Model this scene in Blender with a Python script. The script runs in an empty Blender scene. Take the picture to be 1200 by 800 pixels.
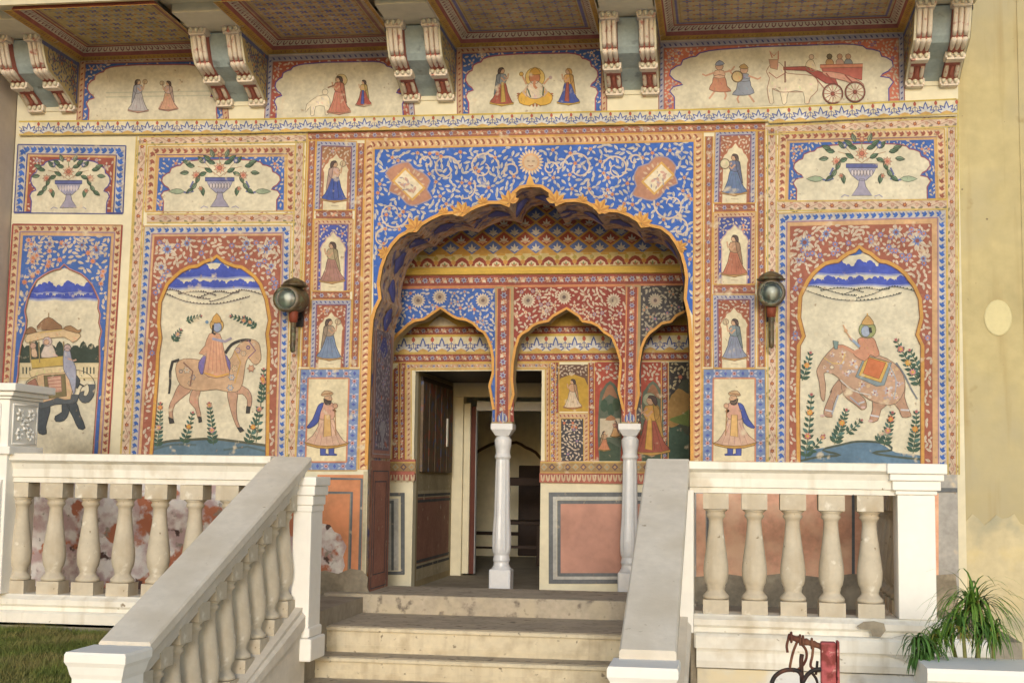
import bpy, bmesh, math, random
from mathutils import Vector, Matrix, noise
from mathutils.geometry import tessellate_polygon
random.seed(7)
R = math.radians
scene = bpy.context.scene
COL = scene.collection

# ------------------------------------------------------------------ camera
F = 1600.0
YAW, PIT, ROLL = R(8.9), R(5.6), R(0.8)
EYE = Vector((0, -10, 1.6))
fwd = Vector((-math.sin(YAW)*math.cos(PIT), math.cos(YAW)*math.cos(PIT), math.sin(PIT)))
r0 = Vector((math.cos(YAW), math.sin(YAW), 0)); u0 = r0.cross(fwd)
RT = r0*math.cos(ROLL) + u0*math.sin(ROLL); UP = RT.cross(fwd)
cam = bpy.data.cameras.new('camera'); camo = bpy.data.objects.new('camera', cam); COL.objects.link(camo)
cam.sensor_width = 36; cam.lens = 36*F/1200; cam.clip_start = 0.05; cam.clip_end = 2000
m = Matrix((RT, UP, -fwd)).transposed().to_4x4(); m.translation = EYE
camo.matrix_world = m
scene.camera = camo

# ------------------------------------------------------------------ light
SUN_EL, SUN_AZ = 12.0, 7.0          # low light from behind the camera, slightly to its right
w = bpy.data.worlds.new("World"); scene.world = w; w.use_nodes = True
nt = w.node_tree; bg = nt.nodes['Background']
sky = nt.nodes.new('ShaderNodeTexSky'); sky.sky_type = 'NISHITA'; sky.sun_disc = False
sky.sun_elevation = R(SUN_EL); sky.sun_rotation = R(180 - SUN_AZ)
nt.links.new(sky.outputs[0], bg.inputs[0]); bg.inputs[1].default_value = 0.15
sl = bpy.data.lights.new('sun', 'SUN'); sl.energy = 1.05; sl.angle = R(12); sl.color = (1, 0.985, 0.96)
so = bpy.data.objects.new('sun', sl); COL.objects.link(so)
sdir = Vector((-math.sin(R(SUN_AZ))*math.cos(R(SUN_EL)), math.cos(R(SUN_AZ))*math.cos(R(SUN_EL)), -math.sin(R(SUN_EL))))
so.rotation_euler = sdir.to_track_quat('-Z', 'Y').to_euler()
so.location = (2, -12, 6)
scene.view_settings.view_transform = 'Standard'; scene.view_settings.look = 'None'
scene.view_settings.exposure = 0.38; scene.view_settings.gamma = 1

# ------------------------------------------------------------------ helpers
def at(px, py, Y=None, X=None, Z=None):
    """point of a real plane that was measured in the photograph"""
    d = fwd + RT*((px-600)/F) - UP*((py-400)/F)
    if Y is not None: t = (Y-EYE.y)/d.y
    elif X is not None: t = (X-EYE.x)/d.x
    else: t = (Z-EYE.z)/d.z
    return EYE + d*t
def mute(c, k=.27):      # old limewash pigments: nothing is fully saturated
    d = (176,172,164); return tuple(x*(1-k)+y*k for x, y in zip(c, d))
def lin(c):
    return tuple(((x/255)/12.92 if x/255 <= .04045 else ((x/255+.055)/1.055)**2.4) for x in c)

def thing(name, label, cat, loc=(0,0,0), group=None):
    o = bpy.data.objects.new(name, None); COL.objects.link(o); o.location = loc
    o.empty_display_size = .1
    o['label'] = label; o['category'] = cat
    if group: o['group'] = group
    return o
def tag(o, label, cat, group=None):
    o['label'] = label; o['category'] = cat
    if group: o['group'] = group
def link(name, me, parent=None, label=None):
    o = bpy.data.objects.new(name, me); COL.objects.link(o)
    if parent is not None:
        o.parent = parent
        root = parent
        off = Vector((0,0,0))
        p = parent
        while p is not None:
            off += p.location; p = p.parent
        o.location = -off
    if label: o['label'] = label
    return o

class MB:
    def __init__(s): s.v = []; s.f = []; s.sm = []
    def box(s, x0, x1, y0, y1, z0, z1):
        b = len(s.v)
        s.v += [(x,y,z) for z in (z0,z1) for y in (y0,y1) for x in (x0,x1)]
        s.f += [tuple(b+i for i in q) for q in ((0,2,3,1),(4,5,7,6),(0,1,5,4),(2,6,7,3),(0,4,6,2),(1,3,7,5))]
        return s
    def prism(s, a, b, caps=True):
        """a, b: two rings of 3D points of equal length"""
        n = len(a); k = len(s.v); s.v += [tuple(p) for p in a] + [tuple(p) for p in b]
        for i in range(n):
            j = (i+1) % n; s.f.append((k+i, k+j, k+n+j, k+n+i))
        if caps:
            for t in tessellate_polygon([[Vector(p) for p in a]]):
                s.f.append(tuple(k+i for i in t)); s.f.append(tuple(k+n+i for i in reversed(t)))
        return s
    def exY(s, pts, y0, y1):           # pts (x,z)
        return s.prism([(x,y0,z) for x,z in pts], [(x,y1,z) for x,z in pts])
    def exX(s, pts, x0, x1):           # pts (y,z)
        return s.prism([(x0,y,z) for y,z in pts], [(x1,y,z) for y,z in pts])
    def exZ(s, pts, z0, z1):
        return s.prism([(x,y,z0) for x,y in pts], [(x,y,z1) for x,y in pts])
    def lathe(s, prof, cx=0, cy=0, n=16):
        k = len(s.v); m_ = len(prof)
        for r, z in prof:
            for i in range(n):
                a = 2*math.pi*i/n; s.v.append((cx+r*math.cos(a), cy+r*math.sin(a), z))
        for j in range(m_-1):
            for i in range(n):
                i2 = (i+1) % n
                s.f.append((k+j*n+i, k+j*n+i2, k+(j+1)*n+i2, k+(j+1)*n+i)); s.sm.append(len(s.f)-1)
        s.f.append(tuple(k+i for i in reversed(range(n)))); s.f.append(tuple(k+(m_-1)*n+i for i in range(n)))
        return s
    def tube(s, pts, r, n=6, taper=1.0):
        pts = [Vector(p) for p in pts]; k = len(s.v); N = len(pts)
        for j, p in enumerate(pts):
            d = (pts[min(j+1,N-1)] - pts[max(j-1,0)]).normalized()
            a = d.orthogonal().normalized() if j == 0 else (a - d*a.dot(d)).normalized()
            b = d.cross(a); rr = (r[j] if isinstance(r, (list,tuple)) else r*(1+(taper-1)*j/max(1,N-1)))
            for i in range(n):
                t = 2*math.pi*i/n; s.v.append(tuple(p + (a*math.cos(t)+b*math.sin(t))*rr))
        for j in range(N-1):
            for i in range(n):
                i2 = (i+1) % n
                s.f.append((k+j*n+i, k+j*n+i2, k+(j+1)*n+i2, k+(j+1)*n+i)); s.sm.append(len(s.f)-1)
        s.f.append(tuple(k+i for i in reversed(range(n)))); s.f.append(tuple(k+(N-1)*n+i for i in range(n)))
        return s
    def mesh(s, name, mat):
        me = bpy.data.meshes.new(name); me.from_pydata(s.v, [], s.f); me.materials.append(mat)
        for i in s.sm: me.polygons[i].use_smooth = True
        me.update(); return me
    def build(s, name, mat, parent=None, label=None, bev=0):
        o = link(name, s.mesh(name, mat), parent, label)
        if bev:
            bm = bmesh.new(); bm.from_mesh(o.data); bmesh.ops.recalc_face_normals(bm, faces=bm.faces); bm.to_mesh(o.data); bm.free()
            md = o.modifiers.new('bevel', 'BEVEL'); md.width = bev; md.segments = 2; md.limit_method = 'ANGLE'
        return o

# ------------------------------------------------------------------ materials
def material(name, base, var=.12, scale=6, rough=.8, bump=.15, bscale=40, patches=None, grime=None, attr=False, spec=.3, streak=None):
    """patches: list of (colour, noise scale, threshold, softness); all in object space = world metres"""
    m = bpy.data.materials.new(name); m.use_nodes = True; n = m.node_tree; L = n.links.new
    b = n.nodes['Principled BSDF']; b.inputs['Roughness'].default_value = rough
    b.inputs['Specular IOR Level'].default_value = spec
    tc = n.nodes.new('ShaderNodeTexCoord'); co = tc.outputs['Object']
    def ns(sc, det=5, off=0):
        t = n.nodes.new('ShaderNodeTexNoise'); t.inputs['Scale'].default_value = sc; t.inputs['Detail'].default_value = det
        if off:
            mp = n.nodes.new('ShaderNodeMapping'); mp.inputs['Location'].default_value = (off, off*.7, off*1.3); L(co, mp.inputs[0]); L(mp.outputs[0], t.inputs[0])
        else: L(co, t.inputs[0])
        return t.outputs[0]
    if attr:
        at_ = n.nodes.new('ShaderNodeAttribute'); at_.attribute_name = 'Col'; col = at_.outputs['Color']
    else:
        rgb = n.nodes.new('ShaderNodeRGB'); rgb.outputs[0].default_value = (*lin(base), 1); col = rgb.outputs[0]
    def mr(src, a, bb, c, d):
        r = n.nodes.new('ShaderNodeMapRange'); L(src, r.inputs[0])
        for i, v in enumerate((a,bb,c,d)): r.inputs[i+1].default_value = v
        return r.outputs[0]
    def mul(col, f):
        x = n.nodes.new('ShaderNodeMix'); x.data_type = 'RGBA'; x.blend_type = 'MULTIPLY'; x.inputs[0].default_value = 1
        L(col, x.inputs[6]); L(f, x.inputs[7]); return x.outputs[2]
    col = mul(col, mr(ns(scale), .3, .7, 1-var, 1+var*.5))
    col = mul(col, mr(ns(scale*7, 3, 3), .3, .7, 1-var*.6, 1+var*.4))
    for i, (c, sc, th, soft) in enumerate(patches or []):
        f = mr(ns(sc, 8, 5+3*i), th-soft, th+soft, 0, 1)
        x = n.nodes.new('ShaderNodeMix'); x.data_type = 'RGBA'; L(f, x.inputs[0]); L(col, x.inputs[6]); x.inputs[7].default_value = (*lin(c), 1); col = x.outputs[2]
    if streak:            # vertical run-off marks
        mp = n.nodes.new('ShaderNodeMapping'); mp.inputs['Scale'].default_value = (14,14,.9); L(co, mp.inputs[0])
        t = n.nodes.new('ShaderNodeTexNoise'); t.inputs['Scale'].default_value = 1; t.inputs['Detail'].default_value = 4; L(mp.outputs[0], t.inputs[0])
        x = n.nodes.new('ShaderNodeMix'); x.data_type = 'RGBA'; L(mr(t.outputs[0], .54, .74, 0, streak[1]), x.inputs[0]); L(col, x.inputs[6]); x.inputs[7].default_value = (*lin(streak[0]), 1); col = x.outputs[2]
    L(col, b.inputs['Base Color'])
    bp = n.nodes.new('ShaderNodeBump'); bp.inputs['Strength'].default_value = bump; bp.inputs['Distance'].default_value = .01
    L(ns(bscale, 6, 1), bp.inputs['Height']); L(bp.outputs[0], b.inputs['Normal'])
    return m

PAINT = material('fresco_paint', None, .2, 5, .75, .12, 30, attr=True, patches=[((206,192,166), 11, .70, .06), ((150,130,108), 26, .72, .05)], spec=.2)
CREAM = (222, 214, 186)
M_CREAM = material('cream_plaster', CREAM, .1, 2, .8, .1)
M_YELLOW = material('yellow_wall_plaster', (194,180,134), .14, 1.6, .85, .25, 18, patches=[((178,168,136), 1.3, .6, .1), ((160,142,102), 5, .70, .05), ((120,106,84), 24, .74, .02)], streak=((168,148,104), .6))
M_GREYB = material('grey_brown_wall_plaster', (208,194,180), .12, 1.5, .85, .15)
M_WHITE = material('white_limewash', (236,232,220), .07, 3, .7, .2, 24, patches=[((206,196,176), 4, .64, .08), ((150,138,118), 16, .72, .02)], streak=((196,186,164), .5))
M_WHITE2 = material('white_newel_paint', (243,240,232), .04, 3, .6, .06, 30)
M_RAIL = material('worn_dimmed_handrail', (218,210,196), .1, 3, .8, .2, 50, patches=[((200,190,172), 3, .6, .15), ((168,156,136), 18, .72, .03)])  # greyer base puts the dim light on rail tops into the colour
M_BAL = material('beige_baluster_stone', (202,192,172), .1, 4, .8, .2, 40, patches=[((184,170,146), 6, .62, .1), ((224,218,204), 13, .66, .05), ((140,126,104), 30, .72, .03)], streak=((172,156,130), .4))
M_STEP = material('sandstone_step', (220,208,180), .1, 3.5, .85, .35, 30, patches=[((194,180,152), 7, .6, .08), ((136,124,106), 22, .68, .04)], streak=((168,150,122), .5))
M_TREAD = material('dark_tread_stone', (184,172,152), .18, 4, .8, .3, 40, patches=[((190,178,154), 7, .58, .08), ((124,114,102), 14, .64, .06)])  # darker and greyer than the step stone, with random patches
M_MARBLE = material('white_marble_paint', (212,214,216), .06, 5, .35, .05, 30, spec=.5)
M_FLOOR = material('terrace_floor_stone', (164,154,136), .2, 3, .8, .25)
M_GROUND = material('courtyard_ground', (220,214,200), .2, 1.2, .9, .3)  # pale colour chosen to bounce light onto the soffits; ground itself unseen
M_PEEL = material('peeling_plaster', (232,226,220), .12, 3, .9, .4, 20, patches=[((190,164,162), 9, .52, .08), ((184,118,90), 4.6, .60, .02), ((90,70,66), 6, .635, .015), ((150,140,126), 12, .66, .04)])
M_UNDER = material('flaking_white_wall', (222,224,224), .07, 3, .85, .3, 20, patches=[((186,182,172), 3, .57, .05), ((224,212,182), 2, .6, .05), ((160,154,142), 9, .7, .03)])
M_GREYPL = material('grey_cement_plaster', (150,140,122), .25, 5, .9, .5, 20, patches=[((180,168,146), 6, .6, .08)])
M_ORANGE = material('orange_dado_plaster', (208,142,102), .18, 3, .8, .2, 25, patches=[((226,150,108), 4, .6, .12)])
M_PINKOR = material('faded_terracotta_dado', (228,172,142), .2, 4, .8, .2, 25, patches=[((236,194,160), 6, .55, .12)])
M_DPINK = material('pink_terracotta_panel', (182,138,122), .12, 3, .8, .1, 25, patches=[((196,148,130), 4, .6, .1)])
M_BROWN = material('brown_dado', (96,54,44), .15, 3, .75, .15)
M_SLATE = material('slate_blue_line', (62,72,84), .15, 5, .75, .1)
M_LBLUE = material('pale_blue_line', (176,178,176), .1, 5, .75, .1)
M_INTR = material('lightened_intrados_paint', (208,180,156), .3, 14, .75, .4, 30, patches=[((112,110,150), 9, .58, .05), ((190,130,70), 14, .62, .05), ((140,112,98), 22, .66, .05)])  # base lightened in place of light missing from the arch underside
M_GOLD = material('ochre_moulding', (206,154,84), .14, 8, .7, .15)
M_GOLD2 = material('yellow_moulding', (218,184,92), .14, 8, .7, .15)
M_CHAN = material('grey_blue_channel', (164,178,176), .16, 6, .8, .2, 20, patches=[((110,116,114), 8, .66, .05)])
M_BRACK = material('painted_bracket_stone', (226,212,192), .1, 12, .75, .2, 40, patches=[((186,120,104), 16, .64, .05)])
M_BRACKD = material('bracket_red', (176,108,94), .2, 14, .75, .2, 40)
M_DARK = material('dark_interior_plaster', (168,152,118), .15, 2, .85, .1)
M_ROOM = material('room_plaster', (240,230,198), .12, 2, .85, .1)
M_DWOOD = material('dark_wood', (62,46,38), .2, 8, .6, .1)
M_WOODP = material('aged_door_wood', (112,96,78), .3, 8, .7, .2, patches=[((140,84,66), 10, .58, .05), ((84,94,124), 12, .62, .05)])
M_IRON = material('black_iron', (40,36,36), .2, 12, .6, .3, 50, patches=[((96,60,46), 10, .6, .08)])
M_RUST = material('rusty_iron', (122,84,64), .2, 14, .8, .5, 40, patches=[((92,50,40), 12, .55, .08)])
M_REDW = material('flaked_red_wood', (178,92,94), .2, 8, .8, .5, 30, patches=[((128,62,58), 16, .58, .05), ((214,170,160), 26, .62, .03), ((96,60,48), 30, .68, .03)])
M_BRASS = material('tarnished_brass', (96,80,52), .25, 30, .45, .3, 60, patches=[((60,48,34), 20, .55, .1), ((104,112,84), 25, .62, .08)], spec=.6)
M_GREENG = material('lamp_reflector', (104,118,104), .12, 20, .3, .1, spec=.6)
M_REDLAM = material('red_lamp_socket', (126,62,42), .2, 20, .6, .2)
M_LEAF = material('green_leaf', (112,150,62), .3, 8, .5, .1, patches=[((48,84,24), 6, .55, .1)])
M_LEAFD = material('dark_leaf', (78,116,54), .3, 8, .5, .1)
M_LEAFY = material('dry_leaf', (140,140,66), .3, 8, .6, .1)
M_STEM = material('plant_stem', (120,122,70), .2, 10, .7, .2)
M_SOIL = material('soil', (104,88,62), .3, 10, .95, .5, 20, patches=[((70,84,34), 5, .5, .1)])
M_GRASS = material('grass_blade', (112,124,58), .45, 9, .7, .1, patches=[((146,132,84), 3, .55, .1)])
def glass(name):
    m = bpy.data.materials.new(name); m.use_nodes = True; b = m.node_tree.nodes['Principled BSDF']
    nz = m.node_tree.nodes.new('ShaderNodeTexNoise'); nz.inputs['Scale'].default_value = 30
    rr = m.node_tree.nodes.new('ShaderNodeMapRange'); rr.inputs[3].default_value = .2; rr.inputs[4].default_value = .5
    m.node_tree.links.new(nz.outputs[0], rr.inputs[0]); m.node_tree.links.new(rr.outputs[0], b.inputs['Roughness'])
    b.inputs['Transmission Weight'].default_value = 1; b.inputs['IOR'].default_value = 1.45; b.inputs['Base Color'].default_value = (.9,.95,.9,1)
    return m
M_GLASS = glass('lamp_glass')
M_BULB = material('bulb_white', (200,200,190), .05, 10, .3, .02)

# ------------------------------------------------------------------ painter: coloured shapes laid on a real surface
def planeY(Y): 
    return lambda x, y, l: at(x, y, Y=Y - .002 - .0006*l)
class Paint:
    def __init__(s, mp): s.mp = mp; s.v = []; s.f = []; s.c = []; s.n = 0
    def poly(s, pts, c, l=0, jit=.05):
        if len(pts) < 3: return
        s.n = (s.n+1) % 50; l += s.n*.016      # a hair's breadth so that strokes never share a plane
        k = len(s.v); s.v += [tuple(s.mp(x, y, l)) for x, y in pts]
        j = 1 + random.uniform(-jit, jit); cc = tuple(min(1, x*j) for x in lin(mute(c)))
        if len(pts) <= 4: s.f.append(tuple(range(k, k+len(pts)))); s.c.append(cc)
        else:
            for t in tessellate_polygon([[Vector((x, y, 0)) for x, y in pts]]):
                s.f.append(tuple(k+i for i in t)); s.c.append(cc)
    def line(s, pts, w, c, l=0, closed=False, taper=None):
        s.n = (s.n+1) % 50; l += s.n*.016
        n = len(pts); L_ = []; R_ = []
        for i, (x, y) in enumerate(pts):
            a = pts[(i-1) % n] if (i > 0 or closed) else pts[i]; b = pts[(i+1) % n] if (i < n-1 or closed) else pts[i]
            dx, dy = b[0]-a[0], b[1]-a[1]; q = math.hypot(dx, dy) or 1
            ww = w if taper is None else w*(1+(taper-1)*i/(n-1))
            L_.append((x-dy/q*ww/2, y+dx/q*ww/2)); R_.append((x+dy/q*ww/2, y-dx/q*ww/2))
        j = 1 + random.uniform(-.04, .04); cc = tuple(min(1, x*j) for x in lin(mute(c)))
        k = len(s.v); s.v += [tuple(s.mp(x, y, l)) for x, y in L_+R_]
        for i in range(n if closed else n-1):
            i2 = (i+1) % n; s.f.append((k+i, k+i2, k+n+i2, k+n+i)); s.c.append(cc)
    def circ(s, x, y, r, c, l=0, n=10, ry=None):
        s.poly([(x+r*math.cos(6.2832*i/n), y+(ry or r)*math.sin(6.2832*i/n)) for i in range(n)], c, l)
    def leaf(s, x, y, a, L, w, c, l=0, c2=None):
        ca, sa = math.cos(a), math.sin(a)
        P = [(0,0),(.22,.36),(.5,.46),(.78,.26),(1,0),(.78,-.26),(.5,-.46),(.22,-.36)]
        f = lambda u, v: (x+u*L*ca - v*w*sa, y+u*L*sa + v*w*ca)
        s.poly([f(*p) for p in P], c, l, .08)
        if c2: s.poly([f(0,0), f(.35,.34), f(.65,.28), f(1,0)], c2, l+1)
    def flower(s, x, y, r, n, c, cc, l=0, a0=0):
        pts = []
        for i in range(n*2):
            rr = r if i % 2 == 0 else r*.55; a = a0+math.pi*i/n; pts.append((x+rr*math.cos(a), y+rr*math.sin(a)))
        s.poly(pts, c, l); s.circ(x, y, r*.38, cc, l+1, 7)
    def build(s, name, parent=None, label=None, mat=None):
        me = bpy.data.meshes.new(name); me.from_pydata(s.v, [], s.f); me.materials.append(mat or PAINT)
        ca = me.color_attributes.new('Col', 'FLOAT_COLOR', 'CORNER')
        data = []
        for f, c in zip(s.f, s.c):
            for _ in f: data += [c[0], c[1], c[2], 1]
        ca.data.foreach_set('color', data); me.update()
        return link(name, me, parent, label)

class Fig(Paint):
    """figures: every larger shape also gets the thin dark brush outline and a few inner strokes"""
    def poly(s, pts, c, l=0, jit=.05):
        super().poly(pts, c, l, jit)
        xs = [p[0] for p in pts]; ys = [p[1] for p in pts]; w_, h_ = max(xs)-min(xs), max(ys)-min(ys)
        if w_*h_ > 22 and len(pts) > 3:
            s.line(pts, .75, tuple(v*.55 for v in c), l+.9, True)
            if w_*h_ > 90 and len(pts) > 7:
                cx, cy = sum(xs)/len(xs), sum(ys)/len(ys)
                for _ in range(int(min(26, w_*h_/34))):
                    p = (random.uniform(min(xs), max(xs)), random.uniform(min(ys), max(ys))); a = 1.2+random.uniform(-.5,.5)+(cx-p[0])*.03; q = (p[0]+math.cos(a)*3.2, p[1]+math.sin(a)*3.2)
                    if inside(p, pts) and inside(q, pts): s.line([p, ((p[0]+q[0])/2+.4, (p[1]+q[1])/2), q], .55, tuple(v*random.choice((.78,.84,1.1)) for v in c), l+.8)

def smooth(pts, n=3, closed=True):
    out = []; N = len(pts)
    for i in range(N if closed else N-1):
        g = lambda k: pts[k % N] if closed else pts[max(0, min(N-1, k))]
        p0, p1, p2, p3 = g(i-1), g(i), g(i+1), g(i+2)
        for k in range(n):
            t = k/n
            out.append(tuple(.5*(2*p1[j] + (p2[j]-p0[j])*t + (2*p0[j]-5*p1[j]+4*p2[j]-p3[j])*t*t + (3*p1[j]-p0[j]-3*p2[j]+p3[j])*t**3) for j in (0,1)))
    if not closed: out.append(pts[-1])
    return out
def inside(p, poly):
    x, y = p; c = False; n = len(poly)
    for i in range(n):
        x1, y1 = poly[i]; x2, y2 = poly[i-1]
        if (y1 > y) != (y2 > y) and x < (x2-x1)*(y-y1)/(y2-y1)+x1: c = not c
    return c
def inset(Q, a, b=None, c=None, d=None):      # left, top, right, bottom
    b = a if b is None else b; c = a if c is None else c; d = a if d is None else d
    (x0,y0),(x1,y1),(x2,y2),(x3,y3) = Q
    return [(x0+a,y0+b),(x1-c,y1+b),(x2-c,y2-d),(x3+a,y3-d)]
def quad(x0,y0,x1,y1,x2,y2,x3,y3): return [(x0,y0),(x1,y1),(x2,y2),(x3,y3)]

BLUE=(34,80,176); DBLUE=(36,42,120); LAV=(144,154,184); RED=(138,64,48); DRED=(112,34,30); ORG=(204,126,70); GOLD=(204,150,60); YEL=(206,176,96)
LEAFC=(208,192,170); LEAF2=(196,170,150); PINK=(208,168,146); PURP=(112,72,104); GREEN=(74,112,84); DGREEN=(34,66,52); SALM=(206,140,108); GREY=(150,144,140); WHITE=(236,228,206); BLACK=(30,30,32); TEAL=(70,112,140)

def strip(P, p0, p1, w, kind, per=None, l=1):
    """repeating motifs along the middle of a border strip"""
    dx, dy = p1[0]-p0[0], p1[1]-p0[1]; Ln = math.hypot(dx, dy)
    if Ln < 1: return
    ux, uy = dx/Ln, dy/Ln; nx, ny = -uy, ux; ang = math.atan2(uy, ux)
    g = lambda s, t: (p0[0]+ux*s+nx*t*w, p0[1]+uy*s+ny*t*w)
    per = per or {'fleurR':9,'fleurB':9,'vineR':24,'vineC':27,'cable':7.5,'blueflow':19,'zigB':6,'zigO':6,'vineS':16,'lav':8}[kind]
    n = max(1, round(Ln/per)); per = Ln/n
    for i in range(n):
        s0 = per*(i+.5)
        if kind in ('fleurR','fleurB'):
            c = RED if kind == 'fleurR' else BLUE
            if i % 4 == 1: c = tuple(min(255,int(v*1.12)) for v in c)
            P.poly([g(s0-.62*w,-.5),g(s0-.30*w,-.5),g(s0-.05*w,-.15),g(s0-.2*w,.1),g(s0-.5*w,-.1)], (156,150,158) if kind=='fleurB' else (176,140,120), l)
            P.poly([g(s0+.56*w,.02),g(s0+.34*w,.30),g(s0+.08*w,.50),g(s0-.34*w,.46),g(s0-.12*w,.22),g(s0-.34*w,.0),g(s0-.30*w,-.30),g(s0+.02*w,-.22),g(s0+.16*w,-.46),g(s0+.36*w,-.34)], c, l+1)
        elif kind == 'vineR' or kind == 'vineS':
            P.flower(*g(s0,0), w*.40, 6, LAV, (96,60,110), l+1, i)
            P.line([g(s0-per*.5,.2),g(s0-per*.25,-.2),g(s0,.1),g(s0+per*.25,.2),g(s0+per*.5,-.2)], .7, (196,150,110), l)
            for sg, q in ((-1,.0),(1,.1)):
                x, y = g(s0+sg*per*.3, -.30*sg); P.leaf(x, y, ang+(.75 if sg>0 else math.pi+.75), w*.75, w*.36, LEAFC, l+1)
                x, y = g(s0+sg*per*.36, .30*sg); P.leaf(x, y, ang-(.6 if sg>0 else math.pi+.6)*1, w*.6, w*.32, SALM, l+1)
        elif kind == 'vineC':
            P.line(smooth([g(s0-per*.5,-.3),g(s0-per*.25,.25),g(s0,0),g(s0+per*.25,-.25),g(s0+per*.5,.3)],2,False), .8, (170,130,110), l)
            P.flower(*g(s0-per*.25,0), w*.36, 6, (130,48,40), (196,120,60), l+1, i)
            P.flower(*g(s0+per*.25,0), w*.30, 8, (186,128,112), (206,170,140), l+1, i)
            for q, t, a, c in ((0,.22,.7,(120,116,84)),(0,-.26,-.7,(178,120,104)),(.5,.2,2.5,(122,108,90)),(.5,-.22,-2.4,(190,150,130))):
                x, y = g(s0+q*per, t); P.leaf(x, y, ang+a, w*.95, w*.42, c, l+1)
        elif kind == 'cable':
            P.poly([g(s0-.28*per,-.42),g(s0+.1*per,-.42),g(s0+.42*per,.1),g(s0+.3*per,.42),g(s0+.02*per,.42),g(s0+.12*per,.1)], RED, l)
            P.poly([g(s0-.42*per,-.1),g(s0-.2*per,-.3),g(s0-.02*per,.25),g(s0-.2*per,.4)], (238,212,160), l)
        elif kind == 'blueflow':
            P.flower(*g(s0,0), w*.34, 6, (206,150,150), (120,60,60), l+1, i)
            for a in (.7,-.7,2.4,-2.4):
                x, y = g(s0+(.3*w if abs(a)<1.5 else -.3*w), .12*(1 if a>0 else -1)); P.leaf(x, y, ang+a*.7, w*.5, w*.26, (178,186,214), l)
            P.poly([g(s0+per*.5-.2*w,0),g(s0+per*.5,.3),g(s0+per*.5+.2*w,0),g(s0+per*.5,-.3)], (54,72,166), l)
        elif kind in ('zigB','zigO'):
            c = (62,66,128) if kind=='zigB' else (140,66,50)
            P.poly([g(s0-.2*per,-.4),g(s0+.15*per,-.34),g(s0+.4*per,.36),g(s0+.05*per,.3)], c, l)
        elif kind == 'lav':
            P.circ(*g(s0,0), w*.28, (96,90,150), l, 6)
BG = {'fleurR':(220,188,140),'fleurB':(196,190,186),'vineR':(142,74,54),'vineC':(214,186,160),'cable':(214,164,112),'blueflow':(98,124,180),'zigB':(164,164,184),'zigO':(200,162,124),'vineS':(134,52,44),'lav':(180,172,190)}
def frame(P, Q, w, kind, sides='tlrb', per=None, l=0, edge=(198,150,64), ew=1.3, wy=None):
    I = inset(Q, w, wy or w, w, (wy or w) if 'b' in sides else 0)
    idx = {'t':(0,1),'r':(1,2),'b':(2,3),'l':(3,0)}
    for sd in sides:
        a, b = idx[sd]; A, B, a2, b2 = Q[a], Q[b], I[a], I[b]
        P.poly([A,B,b2,a2], BG[kind], l)
        m0 = ((A[0]+a2[0])/2,(A[1]+a2[1])/2); m1 = ((B[0]+b2[0])/2,(B[1]+b2[1])/2)
        strip(P, m0, m1, (wy or w if sd in 'tb' else w)-2.2*ew if w > 5 else w*.8, kind, per, l+1)
        if ew:
            P.line([A,B], ew, edge, l+3); P.line([a2,b2], ew, edge, l+3)
    return I
def foliage(P, region, holes=(), sp=7.5, L=6.5, w=3.1, cs=(LEAFC,LEAF2), fl=None, l=2, flr=3.2, fr=.12, margin=1.5):
    xs = [p[0] for p in region]; ys = [p[1] for p in region]
    sp *= .74; pts = []; grid = {}; tries = int((max(xs)-min(xs))*(max(ys)-min(ys))/(sp*sp)*7)
    for _ in range(tries):
        p = (random.uniform(min(xs), max(xs)), random.uniform(min(ys), max(ys)))
        if not inside(p, region) or any(inside(p, h) for h in holes): continue
        gx_, gy_ = int(p[0]//sp), int(p[1]//sp)
        if any((p[0]-q[0])**2+(p[1]-q[1])**2 < sp*sp for i_ in (-1,0,1) for j_ in (-1,0,1) for q in grid.get((gx_+i_,gy_+j_),())): continue
        pts.append(p); grid.setdefault((gx_,gy_),[]).append(p)
    def ok(q): return inside(q, region) and not any(inside(q, h) for h in holes)
    fls_ = []
    for i, (x, y) in enumerate(pts):
        if fl and random.random() < fr*.8 and all(ok((x+flr*1.2*math.cos(q), y+flr*1.2*math.sin(q))) for q in (0,1.57,3.14,4.71)):
            P.flower(x, y, flr, 7, fl[i % len(fl)], (206,110,60), l+2, x); fls_.append((x, y))
    for i, (x, y) in enumerate(pts):
        fd = min([(math.hypot(x-u, y-v), u, v) for u, v in fls_] or [(99,0,0)])
        if fd[0] < .1: 
            for k in range(5):
                q = k*1.2566+x; s0 = (x+math.cos(q)*flr*.9, y+math.sin(q)*flr*.9); e = (s0[0]+math.cos(q)*L*.7, s0[1]+math.sin(q)*L*.7)
                if ok(e): P.leaf(*s0, q, L*.7, w*.9, cs[0], l, cs[1])
            continue
        if fd[0] < flr+L*.75: continue
        a = 9*noise.noise((x*.022*7/sp, y*.022*7/sp, 3.3)) + (.55 if i % 2 else -.55)
        LL = L*random.uniform(.85,1.15); b0 = (x-math.cos(a)*LL/2, y-math.sin(a)*LL/2); e = (x+math.cos(a)*LL/2, y+math.sin(a)*LL/2)
        if ok(b0) and ok(e): P.leaf(*b0, a, LL, w, cs[0], l, cs[1])
        elif ok((x-math.cos(a)*LL*.3, y-math.sin(a)*LL*.3)) and ok((x+math.cos(a)*LL*.3, y+math.sin(a)*LL*.3)): P.leaf(x-math.cos(a)*LL*.3, y-math.sin(a)*LL*.3, a, LL*.6, w*.8, cs[0], l, cs[1])
    return pts
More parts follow.
